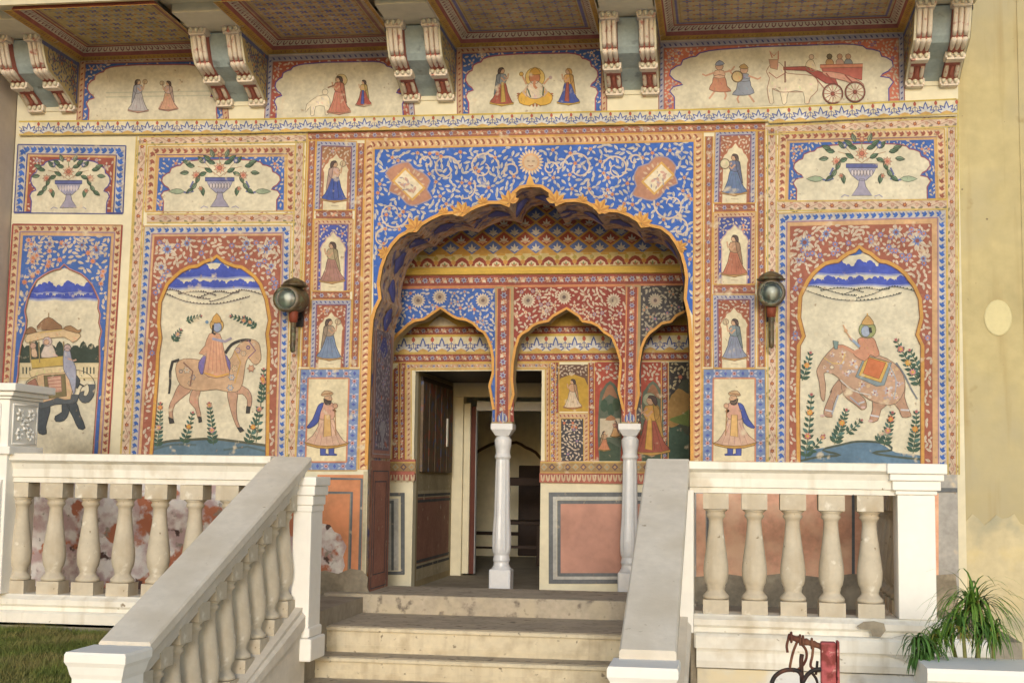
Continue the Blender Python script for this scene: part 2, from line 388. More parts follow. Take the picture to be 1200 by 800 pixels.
def scroll(P, cx, cy, r, a0, turns, c=LEAFC, w=1.8, l=3, sg=1):
    n = int(18*turns)+4
    P.line([(cx+r*(1-.75*i/n)*math.cos(a0+sg*turns*6.2832*i/n), cy+r*(1-.75*i/n)*math.sin(a0+sg*turns*6.2832*i/n)) for i in range(n+1)], w, c, l, taper=.6)

def lotus(P, A, B, h, per, l=0):
    """lotus frieze between two top points A,B going down h pixels"""
    dx, dy = B[0]-A[0], B[1]-A[1]; Ln = math.hypot(dx,dy); n = round(Ln/per); ux, uy = dx/Ln, dy/Ln; per = Ln/n
    g = lambda s, t: (A[0]+ux*s-uy*t*h, A[1]+uy*s+ux*t*h)
    P.poly([g(0,0),g(Ln,0),g(Ln,1),g(0,1)], (226,216,180), l)
    ang = math.atan2(uy,ux)
    for i in range(n):
        s = per*(i+.5); b = g(s, .88)
        for a, L_, w_ in ((-2.85,.50*per,.30*h),(-.29,.50*per,.30*h),(-2.3,.50*per,.34*h),(-.84,.50*per,.34*h),(-1.57,.80*h,.36*h)):
            P.leaf(*b, ang+a, L_, w_, (58,76,156), l+1)
            P.leaf(*b, ang+a, L_*.80, w_*.6, (212,214,216), l+2)
        P.poly([g(s-per*.34,.97),g(s-per*.22,.84),g(s,.74),g(s+per*.22,.84),g(s+per*.34,.97)], (208,160,80), l+3)
        P.line([g(s-per*.5,.42),g(s-per*.36,.55),g(s-per*.42,.80)], .9, (90,100,160), l+1); P.line([g(s+per*.5,.42),g(s+per*.36,.55),g(s+per*.42,.80)], .9, (90,100,160), l+1)
        q = g(s+per*.5, .22); P.leaf(q[0], q[1]+h*.16, ang-1.57, h*.34, h*.24, (176,70,54), l+2)
        P.line([g(s+per*.5,.3),g(s+per*.5,.75)], .9, (70,80,140), l+1)
    P.line([g(0,.02),g(Ln,.02)], 1.8, (206,176,70), l+5); P.line([g(0,.98),g(Ln,.98)], 1.8, (206,170,80), l+5)

def lobed(Q, cx_in=.0, n=3, depth=.16, top=.12):
    """multi-cusped cartouche inside the quad: straight at the bottom, scalloped shoulders, side points"""
    (x0,y0),(x1,y1),(x2,y2),(x3,y3) = Q
    f = lambda u, v: (x0+(x1-x0)*u + (x3-x0 + (x2-x1-x3+x0)*u)*v, y0+(y1-y0)*u + (y3-y0 + (y2-y1-y3+y0)*u)*v)
    return f
CART_L = [(.055,1),(.055,.80),(.03,.70),(.05,.63),(.10,.60),(.085,.56),(.055,.52),(.03,.44),(.035,.36),(.065,.30),(.09,.28),(.10,.20),(.14,.16),(.17,.15),(.19,.10),(.24,.07),(.30,.055),(.5,.04)]
def cartouche(P, Q, inn=.0, field=BLUE, edge=(130,60,70), l=2, sx=1.0, fl=(SALM,), sp=6, peak=0, cream=CREAM):
    f = lobed(Q)
    L_ = [(u*sx, v) for u, v in CART_L]
    if peak: L_[-1] = (.5, .04-peak)
    pts = [f(u, v) for u, v in L_] + [f(1-u, v) for u, v in reversed(L_[:-1])]
    P.poly(Q, field, l)
    foliage(P, [Q[0],Q[1],Q[2],Q[3]], [pts], sp=sp, L=5, w=2.4, fl=fl, l=l+1, flr=2.4, fr=.3)
    P.poly(pts, cream, l+4, 0); P.line(pts, 1.5, edge, l+5)
    return pts
# ---- figures
def vase(P, cx, by, s, l, tails=False):
    g = lambda x, y: (cx+x*s, by-y*s)
    P.poly([g(-20,42),g(20,42),g(14,30),g(5,22),g(-5,22),g(-14,30)], (150,150,186), l); P.poly([g(-20,43),g(20,43),g(20,38),g(-20,38)], (70,80,150), l+1)
    for i in range(7): P.leaf(*g(-12+4*i,36), 1.57, 9*s, 4*s, (206,196,206), l+1)
    P.poly([g(-3,24),g(3,24),g(5,14),g(13,3),g(-13,3),g(-5,14)], (150,146,176), l); P.line([g(-16,2),g(-22,4),g(-26,1)],1.2*s,(140,140,180),l); P.line([g(16,2),g(22,4),g(26,1)],1.2*s,(140,140,180),l)
    for sx in (-1,1):
        P.line([g(0,44),g(sx*14,54),g(sx*30,58)], 1*s, (170,140,110), l)
        P.line([g(sx*6,46),g(sx*22,66)], .9*s, (170,140,110), l)
        for x, y, a, c in ((12,50,.5,GREEN),(20,50,-.4,GREEN),(30,46,-1.2,GREEN),(24,62,.9,GREEN),(36,58,.2,GREEN),(41,62,.3,(96,130,100)),(14,66,.6,GREEN),(34,36,-1.0,(110,140,110)),(26,30,-1.7,GREEN),(8,62,.3,GREEN),(44,50,-.1,(100,130,104)),(10,70,1.2,(120,140,110)),(38,28,-.6,GREEN)):
            q = g(sx*x, y); P.leaf(q[0]-sx*2*s, q[1], (-a if sx>0 else math.pi+a), 12.5*s, 6.2*s, c, l+1, tuple(int(v*.86) for v in c))
        P.flower(*g(sx*32,46), 6.4*s, 8, (206,150,124), (186,96,76), l+2)
        P.flower(*g(sx*22,66), 4.4*s, 6, (90,104,170), (200,190,190), l+2); P.flower(*g(sx*26,28), 3.6*s, 6, (206,160,130), (180,90,70), l+2)
        if tails:
            P.line([g(sx*36,38),g(sx*40,30),g(sx*36,24),g(sx*44,22),g(sx*52,24)], 2.4*s, (80,90,150), l+1)
            P.leaf(*g(sx*48,24), (0 if sx>0 else math.pi), 22*s, 8*s, (150,170,140), l+1)
    P.flower(*g(0,56), 8.5*s, 9, (214,158,128), (182,92,72), l+2); P.flower(*g(0,74), 4.5*s, 6, (190,110,90), (210,160,120), l+2); P.line([g(0,62),g(0,74)], 1, (120,130,90), l)
def lady(P, cx, by, h, d, skirt, top, hem=(190,140,80), l=5, trim=None, arm=None):
    g = lambda x, y: (cx+d*x*h, by-y*h)
    P.poly(smooth([g(-.07,.60),g(.09,.60),g(.15,.35),g(.26,.10),g(.30,.06),g(0,.01),g(-.30,.07),g(-.22,.2),g(-.12,.42)],2), skirt, l)
    P.poly([g(-.31,.09),g(-.15,.045),g(0,.04),g(.16,.04),g(.31,.08),g(.30,.04),g(0,-.01),g(-.31,.05)], hem, l+1)
    for k in (-.12,-.04,.05,.13): P.line([g(k*.4,.52),g(k*1.5,.08)], h*.012, tuple(int(v*.8) for v in skirt), l+1)
    P.poly(smooth([g(-.09,.80),g(.09,.80),g(.12,.68),g(.08,.58),g(-.08,.56),g(-.14,.68)],2), top, l+1)
    P.poly([g(-.13,.78),g(-.02,.9),g(-.06,.6),g(-.17,.3),g(-.2,.28)], tuple(int(v*.86) for v in top), l+1)
    if trim: P.poly([g(-.01,.6),g(.05,.6),g(.1,.1),g(-.02,.08)], trim, l+2)
    P.circ(*g(.01,.885), h*.062, (206,160,124), l+2, 9, h*.07)
    P.poly([g(.06,.91),g(.085,.885),g(.06,.87)], (206,160,124), l+2); P.circ(*g(.035,.895), h*.008, BLACK, l+3, 5)
    P.poly(smooth([g(-.07,.95),g(.02,.97),g(.05,.93),g(0,.92),g(-.03,.86),g(-.08,.80),g(-.1,.86)],2), (60,44,44) if arm != 'veil' else top, l+3)
    P.line([g(.06,.76),g(.15,.68),g(.17,.82)], h*.04, (200,150,116), l+3); P.line([g(-.02,.72),g(.06,.63),g(.12,.68)], h*.04, (200,150,116), l+3)
    if arm == 'fan': P.circ(*g(.2,.9), h*.07, (200,176,140), l+3, 9); P.line([g(.17,.8),g(.2,.95)], h*.012, (120,80,60), l+4)
    if arm == 'drum': P.circ(*g(.22,.74), h*.11, (222,206,166), l+4, 12); P.circ(*g(.22,.74), h*.12, (150,110,80), l+3, 12)
    P.line([g(-.06,.0),g(-.01,-.02),g(.05,.0)], h*.02, (190,150,120), l)
def courtier(P, cx, by, h, d, l=5):
    g = lambda x, y: (cx+d*x*h, by-y*h)
    for x in (-.06,.07):
        P.poly([g(x-.045,.16),g(x+.045,.16),g(x+.04,.03),g(x+.09,.01),g(x+.08,-.005),g(x-.04,-.005)], (44,62,150), l)
    P.poly(smooth([g(-.10,.60),g(.09,.60),g(.14,.40),g(.26,.22),g(.33,.17),g(0,.12),g(-.33,.18),g(-.22,.3),g(-.13,.45)],2), (206,164,140), l+1)
    P.poly([g(-.35,.20),g(-.15,.15),g(0,.14),g(.16,.15),g(.35,.195),g(.3,.15),g(.12,.11),g(0,.10),g(-.14,.11),g(-.3,.15)], (180,130,56), l+2)
    for k in (-.2,-.1,0,.1,.2): P.line([g(k*.35,.5),g(k,.16)], h*.008, (170,120,110), l+2)
    P.poly(smooth([g(-.09,.80),g(.09,.80),g(.12,.68),g(.10,.56),g(-.10,.55),g(-.13,.7)],2), (206,150,128), l+2)
    P.poly([g(-.04,.62),g(.05,.62),g(.07,.3),g(-.05,.28)], (214,166,96), l+3)
    P.poly(smooth([g(-.12,.78),g(-.05,.80),g(-.1,.66),g(-.14,.5),g(-.25,.42),g(-.31,.43),g(-.22,.55),g(-.16,.7)],2), (44,64,160), l+3)
    P.circ(*g(.02,.87), h*.058, (206,158,120), l+3, 9, h*.068); P.poly([g(.07,.89),g(.10,.86),g(.07,.85)], (206,158,120), l+3)
    P.poly(smooth([g(-.05,.87),g(.02,.84),g(.07,.835),g(.05,.78),g(-.02,.78)],2), (52,40,38), l+4); P.circ(*g(.045,.885), h*.008, BLACK, l+5, 5)
    P.poly(smooth([g(-.09,.92),g(-.04,.99),g(.05,.985),g(.1,.95),g(.06,.92),g(-.02,.91)],2), (196,160,116), l+4); P.line([g(-.08,.93),g(.08,.955)], h*.02, (160,110,70), l+5)
    P.line([g(.07,.75),g(.13,.66),g(.10,.70)], h*.05, (206,150,128), l+4); P.line([g(.12,.80),g(.14,.3)], h*.016, (150,104,60), l+5); P.circ(*g(.13,.76), h*.04, (200,150,120), l+5, 7)
def plant(P, x, y, x2, y2, n, s=1.0, fl=((0,(206,120,60)),), l=5):
    dx, dy = x2-x, y2-y; L_ = math.hypot(dx,dy); a = math.atan2(dy,dx)
    P.line([(x,y),(x+dx*.5+1.2,y+dy*.5),(x2,y2)], 1.1, (60,84,56), l)
    for i in range(n):
        t = (i+.4)/n; px, py = x+dx*t, y+dy*t; q = (10.5*(1-t*.5))*s
        for sg in (-1,1):
            P.leaf(px, py, a+sg*(1.0-.2*t), q, q*.54, DGREEN if (i+sg) % 3 else (54,96,90), l+1, (24,48,40) if i % 2 else None)
    for t, c in fl:
        P.flower(x+dx*t, y+dy*t, 4.6*s, 8, c, (206,160,60), l+3, t)
    P.flower(x2, y2, 2.6*s, 5, (180,100,104), (150,60,60), l+3)
def clouds(P, x0, x1, y, h, l, clip, c=(40,62,180), lobes=16):
    n = lobes*2; base = [(x0+(x1-x0)*i/n, y-h*.28*(1+.8*math.sin(i*.9+x0))) for i in range(n+1)]
    P.poly(base + [(x0+(x1-x0)*(1-i/8), y+2.2+1.0*math.sin(i*1.9+y)) for i in range(9)], c, l)
    for i, (x, yy) in enumerate(base):
        r = h*.16+1.0+.9*math.sin(i*2.7+y); P.circ(x, yy-r*.3, r, c, l, 8)
        if i % 3 == 0: P.circ(x+2, yy-h*.3, r*.95, c, l, 8); P.circ(x+4.4, yy-h*.12, r*1.1, c, l, 8)
    bot = [(x0+(x1-x0)*(1-i/8), y+2.2+1.0*math.sin(i*1.9+y)) for i in range(9)]
    P.line([(x, yy+.9) for x, yy in bot], 1.8, (120,132,196), l-1); P.line([(x, yy+2.4) for x, yy in bot], 1.6, (186,190,206), l-2)

# ================================================================== FACADE WALL
facade = thing('painted_facade', 'painted front wall with murals around the big blue cusped archway', 'facade', (-1.45, 0, .7))
XZ = lambda px, py, Y=0: (at(px, py, Y=Y).x, at(px, py, Y=Y).z)
arch_r = [(622,219),(634,220),(643,226),(648,233),(651,242),(663,237),(675,236.5),(687,239),(696,244),(702,251),(712,248.5),(724,249),(737,254),(746,260),(751,267),(762,266),(774,268.5),(784,276),(791,286),(797,298),(801,312),(803,326),(801,350),(804,362),(806,374),(808,400),(808.5,450),(809,545),(809.5,706)]
arch_l = [(610,221),(603,227),(599,234),(597,243),(586,239),(573,239),(561,243),(552,247),(542,254),(531,251),(518,252),(505,258),(495,264),(488,272),(479,272.5),(469,278),(460,288),(453,300),(448,315),(445,332),(447,350),(441,362),(437.5,375),(435.5,400),(434,450),(431,545),(428,706)]
ARCH = list(reversed(arch_l)) + arch_r
WALL_T = .65
ax = [XZ(*p) for p in ARCH]; ax[0] = (ax[0][0], .60); ax[-1] = (ax[-1][0], .60)
XL, XR = -5.62, 1.665
out = ax + [(XR,.60),(XR,5.2),(XL,5.2),(XL,.60)]
mb = MB(); mb.exY(out, 0, WALL_T); mb.build('wall', M_CREAM, facade)
# intrados lining, colour lightened for the poorly lit underside, with raised blue cartouches
mb = MB(); n = len(ax)
inn = [(x + (-1.4-x)*.006, z - .006) for x, z in ax]
for i in range(n-1):
    a, b = inn[i], inn[i+1]; k = len(mb.v)
    mb.v += [(a[0],.005,a[1]),(b[0],.005,b[1]),(b[0],WALL_T+.004,b[1]),(a[0],WALL_T+.004,a[1])]; mb.f.append((k,k+1,k+2,k+3))
mb.build('arch_soffit', M_INTR, facade)
P = Paint(lambda x, y, l: Vector((0,0,0)))
def arcmap(s, y):    # along arch, depth
    s = max(0, min(n-1.001, s)); i = int(s); t = s-i; a, b = Vector((inn[i][0],0,inn[i][1])), Vector((inn[i+1][0],0,inn[i+1][1]))
    return a.lerp(b, t) + Vector((0,y,0))
def arcpt(x, y, l):
    p = arcmap(x, y); return p + (Vector((-1.42,p.y,3.0))-p).normalized()*(.004+.0015*l)
P.mp = arcpt
cl = [0]
for i in range(n-1): cl.append(cl[-1] + math.hypot(inn[i+1][0]-inn[i][0], inn[i+1][1]-inn[i][1]))
def s_of(d):
    for i in range(n-1):
        if cl[i+1] >= d: return i + (d-cl[i])/(cl[i+1]-cl[i])
    return n-1.01
Ltot = cl[-1]; up0 = 1.40; d = up0
while d < Ltot-1.40:
    for k in range(16):
        u = random.uniform(0,.2); v = random.uniform(.08,.56)
        P.poly([(s_of(d+u+q*math.cos(tt)*.022), v+math.sin(tt)*.02*q) for tt, q in ((0,1),(1.2,.6),(2.2,1),(3.3,.6),(4.4,1),(5.4,.6))], random.choice([(90,96,160),(200,130,90),(140,134,150),(206,190,160),(120,70,66)]), 1)
    ring = [(s_of(d+.10+.095*math.cos(t_*.52)), .33+.10*math.sin(t_*.52)*(1+.25*math.cos(t_*2.1))) for t_ in range(12)]
    P.poly(ring, (64,72,160), 2)
    for k in range(5): P.leaf(s_of(d+.05+.03*k), .33, k*1.3, .05, .03, (190,190,200), 4)
    d += .235
P.build('painted_cartouches', facade)
# jamb faces: framed panel with vase and flowers, brown dado (both sides of the opening)
for sx, X in ((1, ax[0][0]+.014), (-1, ax[-1][0]-.014)):
    P = Paint(lambda y, z, l, X=X, sx=sx: Vector((X+sx*.0008*l, y/100, z/100)))
    P.poly([(3,172),(62,172),(62,292),(3,292)], (170,110,96), 0)
    P.line([(6,175),(59,175),(59,289),(6,289)], 1.6, (170,166,176), 2, True)
    P.poly([(10,178),(55,178),(55,286),(10,286)], (110,96,116), 1)
    fieldp = [(10,178),(55,178),(55,286),(10,286)]
    foliage(P, fieldp, sp=5.2, L=5, w=2.6, cs=((196,186,190),(160,150,166)), fl=((190,100,90),(120,130,190)), l=2, flr=2.4, fr=.3)
    P.poly([(26,180),(39,180),(35,186),(42,194),(38,200),(27,200),(23,194),(30,186)], (150,146,160), 6)
    frame(P, [(3,296),(62,296),(62,308),(3,308)], 5, 'zigO', 't', 5, 0, (150,120,90), .8)
    P.poly([(3,62),(62,62),(62,170),(3,170)], (160,96,76), 0)
    P.line([(9,74),(56,74),(56,162),(9,162)], 1.8, (60,64,72), 1, True); P.line([(15,84),(50,84),(50,154),(15,154)], 1.8, (56,58,66), 1, True)
    P.build('jamb_panel', facade)

# gold moulding round the arch front with little leaf crests on the cusps
P = Paint(planeY(-.012)); mp = ARCH[1:-1]
def offs(pts, d, x0=622, y0=400):
    o = []
    for i, (x, y) in enumerate(pts):
        a = pts[max(0,i-1)]; b = pts[min(len(pts)-1,i+1)]; dx, dy = b[0]-a[0], b[1]-a[1]; q = math.hypot(dx,dy) or 1
        o.append((x+dy/q*d, y-dx/q*d))
    return o
rid = offs(mp, 3.8)
mb = MB()
fr = [at(*p, Y=-.012) for p in mp]; fo = [at(*p, Y=-.012) for p in rid]
for i in range(len(mp)-1):
    b_ = len(mb.v); q4 = (fr[i],fr[i+1],fo[i+1],fo[i])
    mb.v += [tuple(p) for p in q4] + [(p.x,.002,p.z) for p in q4]
    mb.f += [(b_,b_+1,b_+2,b_+3),(b_,b_+4,b_+5,b_+1),(b_+3,b_+2,b_+6,b_+7)]
mb.build('arch_moulding', M_GOLD, facade)
mbc = None
for cx, cy, tilt in ((651,238,.1),(702,247,.45),(751,262,.6),(795,290,1.1),(597,238,-.1),(542,250,-.4),(487,268,-.6),(452,297,-1.1),(682,236,.15),(566,238,-.15),(728,248,.3),(520,250,-.3)):
    P2 = Paint(planeY(-.02))
    big = cx in (651,702,751,597,542,487); s = 1 if big else .55
    if not big and abs(tilt) > 1: s = .7
    up = (math.sin(tilt), -math.cos(tilt)); rt = (math.cos(tilt), math.sin(tilt))
    for a, L_ in ((-1.3,9),(-.75,10),(0,11),(.75,10),(1.3,9)):
        P2.leaf(cx+up[0]*1.0, cy+up[1]*1.0, math.atan2(up[1],up[0])+a, L_*s*1.35, 7.5*s, (224,160,64), 0, (192,120,44))
    o = P2.build('leaf_crest', facade)
P2 = Paint(planeY(-.02)); P2.poly([(616,217),(619,208),(621,203),(623,208),(627,217)], (224,160,64), 0)
P2.build('leaf_crest', facade)

# ---- blue spandrel field over the arch
FQ = quad(439,175, 813,166, 812,545, 431,545)
sp_poly = [(439,175),(813,166)] + [(815,300),(813,372)] + list(reversed([p for p in rid if p[1] < 372])) + [(437.5,372),(437.5,300)]
P = Paint(planeY(0)); P.poly(sp_poly, (28,80,190), 1, 0)
medL = smooth([(452,203),(462,194),(478,190),(484,197),(496,203),(504,212),(500,222),(506,232),(494,238),(484,241),(476,238),(468,229),(456,224),(459,214)],2)
medR = smooth([(792,195),(782,185),(768,184),(760,192),(748,196),(743,208),(746,218),(741,228),(752,232),(764,235),(774,230),(781,220),(794,215),(790,205)],2)
sun_c = (622,190)
sunp = [(sun_c[0]+17*math.cos(a*.4), sun_c[1]+15*math.sin(a*.4)) for a in range(16)]
foliage(P, sp_poly, [medL, medR, sunp], sp=6.6, L=8.2, w=3.5, cs=((206,200,192),(176,168,170)), fl=((206,130,90),(200,150,120)), l=3, flr=3, fr=.16)
for cx, cy, r, a0, t, sg in ((678,196,19,3.1,1.15,1),(722,198,17,3.2,1.2,1),(744,188,8,0,.9,-1),(786,240,20,3.4,1.0,-1),(796,268,13,4.4,.8,1),(645,198,10,.5,1.1,-1),
                             (566,196,19,0,1.15,-1),(522,198,17,0,1.2,-1),(500,190,8,3,.9,1),(460,250,20,0,1.0,1),(450,280,13,5,.8,-1),(600,200,10,2.6,1.1,1),(706,222,20,3.8,.42,-1),(540,224,20,5.6,.42,1)):
    scroll(P, cx, cy, r, a0, t, (214,190,170), 2.2, 5, sg)
for md, cx, cy, rot in ((medL,479,216,.78),(medR,771,209,-.78)):
    P.poly(md, (176,116,90), 6); P.line(md, 1.6, (150,132,150), 7, True)
    f = lambda x, y: (cx+x*math.cos(rot)-y*math.sin(rot), cy+x*math.sin(rot)+y*math.cos(rot))
    for a in range(16):
        q = a*.3927; P.leaf(cx+13*math.cos(q), cy+13*math.sin(q), q, 6, 3, (206,170,140), 7)
    P.poly([f(-17,-11),f(17,-11),f(17,11),f(-17,11)], (214,160,70), 8); P.poly([f(-14.5,-9),f(14.5,-9),f(14.5,9),f(-14.5,9)], (232,216,184), 9)
    for x, y, a in ((-6,3,.6),(0,-2,1.9),(5,2,.2),(-2,4,2.6),(7,-4,1),(-9,-3,.3),(2,5,0)): P.leaf(*f(x,y), a+rot, 7, 3.6, (200,150,134), 10); P.leaf(*f(x-1,y+2), a+rot+2, 5, 2, (150,140,150), 11)
for i in range(22): a = i*.2856; P.leaf(sun_c[0]+9*math.cos(a), sun_c[1]+9*math.sin(a), a, 6.5, 3.2, (222,196,164), 6)
P.circ(*sun_c, 10.5, (214,160,110), 7, 16); P.circ(*sun_c, 8, (214,184,150), 8, 14)
for x in (-3,3): P.line([(sun_c[0]+x-1.6,sun_c[1]-1),(sun_c[0]+x+1.6,sun_c[1]-1)], .9, (90,60,50), 9)
P.line([(sun_c[0]-3,sun_c[1]+4),(sun_c[0],sun_c[1]+5),(sun_c[0]+3,sun_c[1]+4)], .9, (140,70,50), 9)
P.build('painted_spandrel', facade, label='cobalt blue spandrel with cream scrolling vines')

# arch border: cable strip on three sides
P = Paint(planeY(0))
frame(P, quad(428,164, 824,155, 822,552, 420,550), 10.5, 'cable', 'tlr', 7.6, 2, (206,150,60), 1.5)
P.build('painted_border', facade)
# red vine border: across the top and beside the small panels
P = Paint(planeY(0))
for A,B,w_ in (((361,160),(897,148.5),9.5),((366,163),(357,430),8.5),((423.5,168),(415.5,430),9),((831,160),(829,430),9),((892,152),(892.5,430),9)):
    dx,dy = B[0]-A[0],B[1]-A[1]; q = math.hypot(dx,dy); nx,ny = -dy/q*w_/2, dx/q*w_/2
    P.poly([(A[0]-nx,A[1]-ny),(B[0]-nx,B[1]-ny),(B[0]+nx,B[1]+ny),(A[0]+nx,A[1]+ny)], BG['vineR'], 1)
    strip(P, A, B, w_-2, 'vineR', 22, 2)
    for sg in (-1,1): P.line([(A[0]+sg*nx,A[1]+sg*ny),(B[0]+sg*nx,B[1]+sg*ny)], 1.4, (206,150,60), 5)
    P.build('painted_border', facade); P = Paint(planeY(0))
for A,B in (((370,251),(413,251.5)),((366,346),(410,346)),((837,243.5),(885,243)),((836,339),(885,339))):
    P.poly([(A[0],A[1]-5),(B[0],B[1]-5),(B[0],B[1]+5),(A[0],A[1]+5)], BG['vineR'], 1); strip(P, A, B, 8, 'vineR', 22, 2)
    P.build('painted_border', facade); P = Paint(planeY(0))

# small lady panels in two columns
specs = [
 (quad(371,165,418,166,416,246,368,246), 'zigB', (150,96,60), (40,66,160), (200,160,150), 'fan', 1),
 (quad(368,257,414,257,412,341,366,341), 'zigO', (44,62,160), (150,100,90), (170,150,110), None, -1),
 (quad(365,351,412,351,409,431,363,431), 'zigB', (150,70,48), (96,120,160), (150,130,110), 'fan', 1),
 (quad(838,153,886,152,885,238,836,238), 'zigB', (150,80,54), (84,110,160), (90,100,140), 'drum', -1),
 (quad(836,249,886,248,885,333,836,333), 'zigO', (44,62,150), (176,96,70), (176,130,96), None, -1),
 (quad(835,345,885,345,885,431,836,431), 'zigB', (150,70,48), (130,140,170), (120,140,150), 'fan', -1)]
for Q, kind, field, sk, tp, arm, d in specs:
    P = Paint(planeY(0)); I = frame(P, Q, 6, kind, 'tlr', 5, 1, (206,150,60), 1.2)
    P.line([I[0],I[1]], 1.4, PURP, 5); P.line([I[0],I[3]], 1.6, PURP, 5); P.line([I[1],I[2]], 1.6, PURP, 5); P.line([Q[3],Q[2]], 1.6, (206,150,60), 5)
    f = lobed(I); op = [(.1,1),(.1,.42),(.06,.37),(.1,.33),(.14,.29),(.22,.26),(.27,.20),(.38,.18),(.5,.11)]
    op = [f(u,v) for u,v in op] + [f(1-u,v) for u,v in reversed(op[:-1])]
    P.poly([I[0],I[1],I[2],I[3]], field, 1)
    foliage(P, [I[0],I[1],I[2],I[3]], [op], sp=4.6, L=4.6, w=2.2, fl=(LAV,SALM), l=2, flr=2.2, fr=.3)
    P.poly(op, (228,214,176), 6, 0); P.line(op, 1.3, (170,96,70) if kind == 'zigB' else (190,150,150), 7)
    pn = P.build('mural_panel', facade, 'small framed panel of a standing lady')
    P = Fig(planeY(0)); cx = (I[3][0]+I[2][0])/2; lady(P, cx, Q[3][1]-9, 50, d, sk, tp, l=8, trim=(44,66,160) if sk[0] < 60 else None, arm=arm)
    P.line([(cx-4,Q[3][1]-5),(cx+5,Q[3][1]-4.5)], 1, (190,170,140), 8)
    P.build('painted_figure', pn)
# two courtier panels
for Q, I, d in ((quad(352,432,422,432,418,551,346,551), quad(361,443,409,443,406,541,358,541), 1),(quad(824,432,897,432,898,551,823,551), quad(836,443,885,443,885,541,835,541), -1)):
    P = Paint(planeY(0)); P.poly(Q, BG['blueflow'], 1)
    for a,b in ((0,1),(1,2),(2,3),(3,0)):
        m0 = ((Q[a][0]+I[a][0])/2,(Q[a][1]+I[a][1])/2); m1 = ((Q[b][0]+I[b][0])/2,(Q[b][1]+I[b][1])/2); strip(P, m0, m1, 9, 'blueflow', 18, 2)
        P.line([Q[a],Q[b]], 1.4, (190,150,80), 5); P.line([I[a],I[b]], 2, (196,120,90), 7)
    P.poly(I, (228,214,174), 5, 0)
    pn = P.build('mural_panel', facade, 'blue bordered panel of a bearded courtier')
    P = Fig(planeY(0)); courtier(P, (I[3][0]+I[2][0])/2+1, I[2][1]-8, 76, d, 7); P.build('painted_figure', pn)

# ---- wide outer groups
def vase_panel(Q, kind, sc, tails, edge2, fld=BLUE, cart_edge=(130,60,80), wx=9.5, eb=(206,160,80), ind=3.2, bottom=False, fls=(SALM,)):
    P = Paint(planeY(0)); I = frame(P, Q, wx, kind, 'tlr', 8.4, 1, eb, 1.4)
    P.poly([I[0],I[1],I[2],I[3]], (206,160,100), 1); J = inset(I, ind, ind, ind, 0); P.line([I[0],I[1]],1.1,(110,80,110),5); 
    op = cartouche(P, J, field=fld, l=3, edge=cart_edge, fl=fls, sp=5)
    P.line([Q[3],Q[2]], 1.6 if not bottom else 2.4, eb, 6)
    pn = P.build('mural_panel', facade, 'framed panel of a flower vase')
    P = Fig(planeY(0)); vase(P, (Q[2][0]+Q[3][0])/2, Q[3][1]-3, sc, 9, tails); P.build('painted_vase', pn)
vase_panel(quad(174,172,346,171,345,247,170,248), 'fleurR', .86, True, None)
vase_panel(quad(913,155,1107,151,1109,233,911,235), 'fleurR', .93, True, None)
vase_panel(quad(21,169.5,147.5,171,144,250,16.5,249), 'fleurB', .80, False, None, (134,52,44), (70,60,140), 11, (50,58,130), 3, True, (LAV,))

# cream vine frames round the wide groups
P = Paint(planeY(0))
for A,B,w_ in (((163,165),(359,162),9),((167,165),(146,545),10),((351.5,166),(341,545),9.5),((172,256),(346,255.5),10),
               ((898,153),(1121,143),10),((904.5,153),(905,548),10),((1115,148),(1116,556),10),((911,241.5),(1110,239.5),11)):
    dx,dy = B[0]-A[0],B[1]-A[1]; q = math.hypot(dx,dy); nx,ny = -dy/q*w_/2, dx/q*w_/2
    P.poly([(A[0]-nx,A[1]-ny),(B[0]-nx,B[1]-ny),(B[0]+nx,B[1]+ny),(A[0]+nx,A[1]+ny)], BG['vineC'], 1)
    strip(P, A, B, w_-1.5, 'vineC', 27, 2)
    for sg in (-1,1): P.line([(A[0]+sg*nx,A[1]+sg*ny),(B[0]+sg*nx,B[1]+sg*ny)], 1.5, (206,178,90), 5)
    P.build('painted_border', facade); P = Paint(planeY(0))

def mural(Q, wf, kind, red, arch, fieldc, edgec, aw, fl, extra, label, cornerfl=None):
    """framed scene: border, cream ground with clouds, then the spandrel laid over it"""
    P = Paint(planeY(0)); I = frame(P, Q, wf, kind, 'tlr', 8.6, 1, (206,160,80), 1.4)
    P.poly(I, (208,160,110), 1); P.line([I[0],I[1]],1.6,(150,116,140),5); P.line([I[0],I[3]],1.6,(150,116,140),5); P.line([I[1],I[2]],1.6,(150,116,140),5)
    P.poly(red, CREAM, 2, 0)
    extra(P)
    sp = [red[0], red[1], red[2]] + list(reversed(arch)) + [red[3]]
    P.poly(sp, fieldc, 12, 0); P.line(arch, aw, edgec, 17); 
    P.line(offs(arch, -aw*.45), .9, (120,70,40), 18)
    sp2 = [red[0], red[1], red[2]] + list(reversed(offs(arch, 2))) + [red[3]]
    foliage(P, sp2, [], sp=5.6, L=7.6, w=3.6, fl=fl, l=13, flr=4, fr=.16)
    for x, y, r in cornerfl or []:
        for k in range(6): P.leaf(x, y, k*1.047+.5, r*1.9, r*.8, LEAFC, 15, LEAF2)
        P.flower(x, y, r, 9, (90,116,184), (120,60,60), 16)
    return P
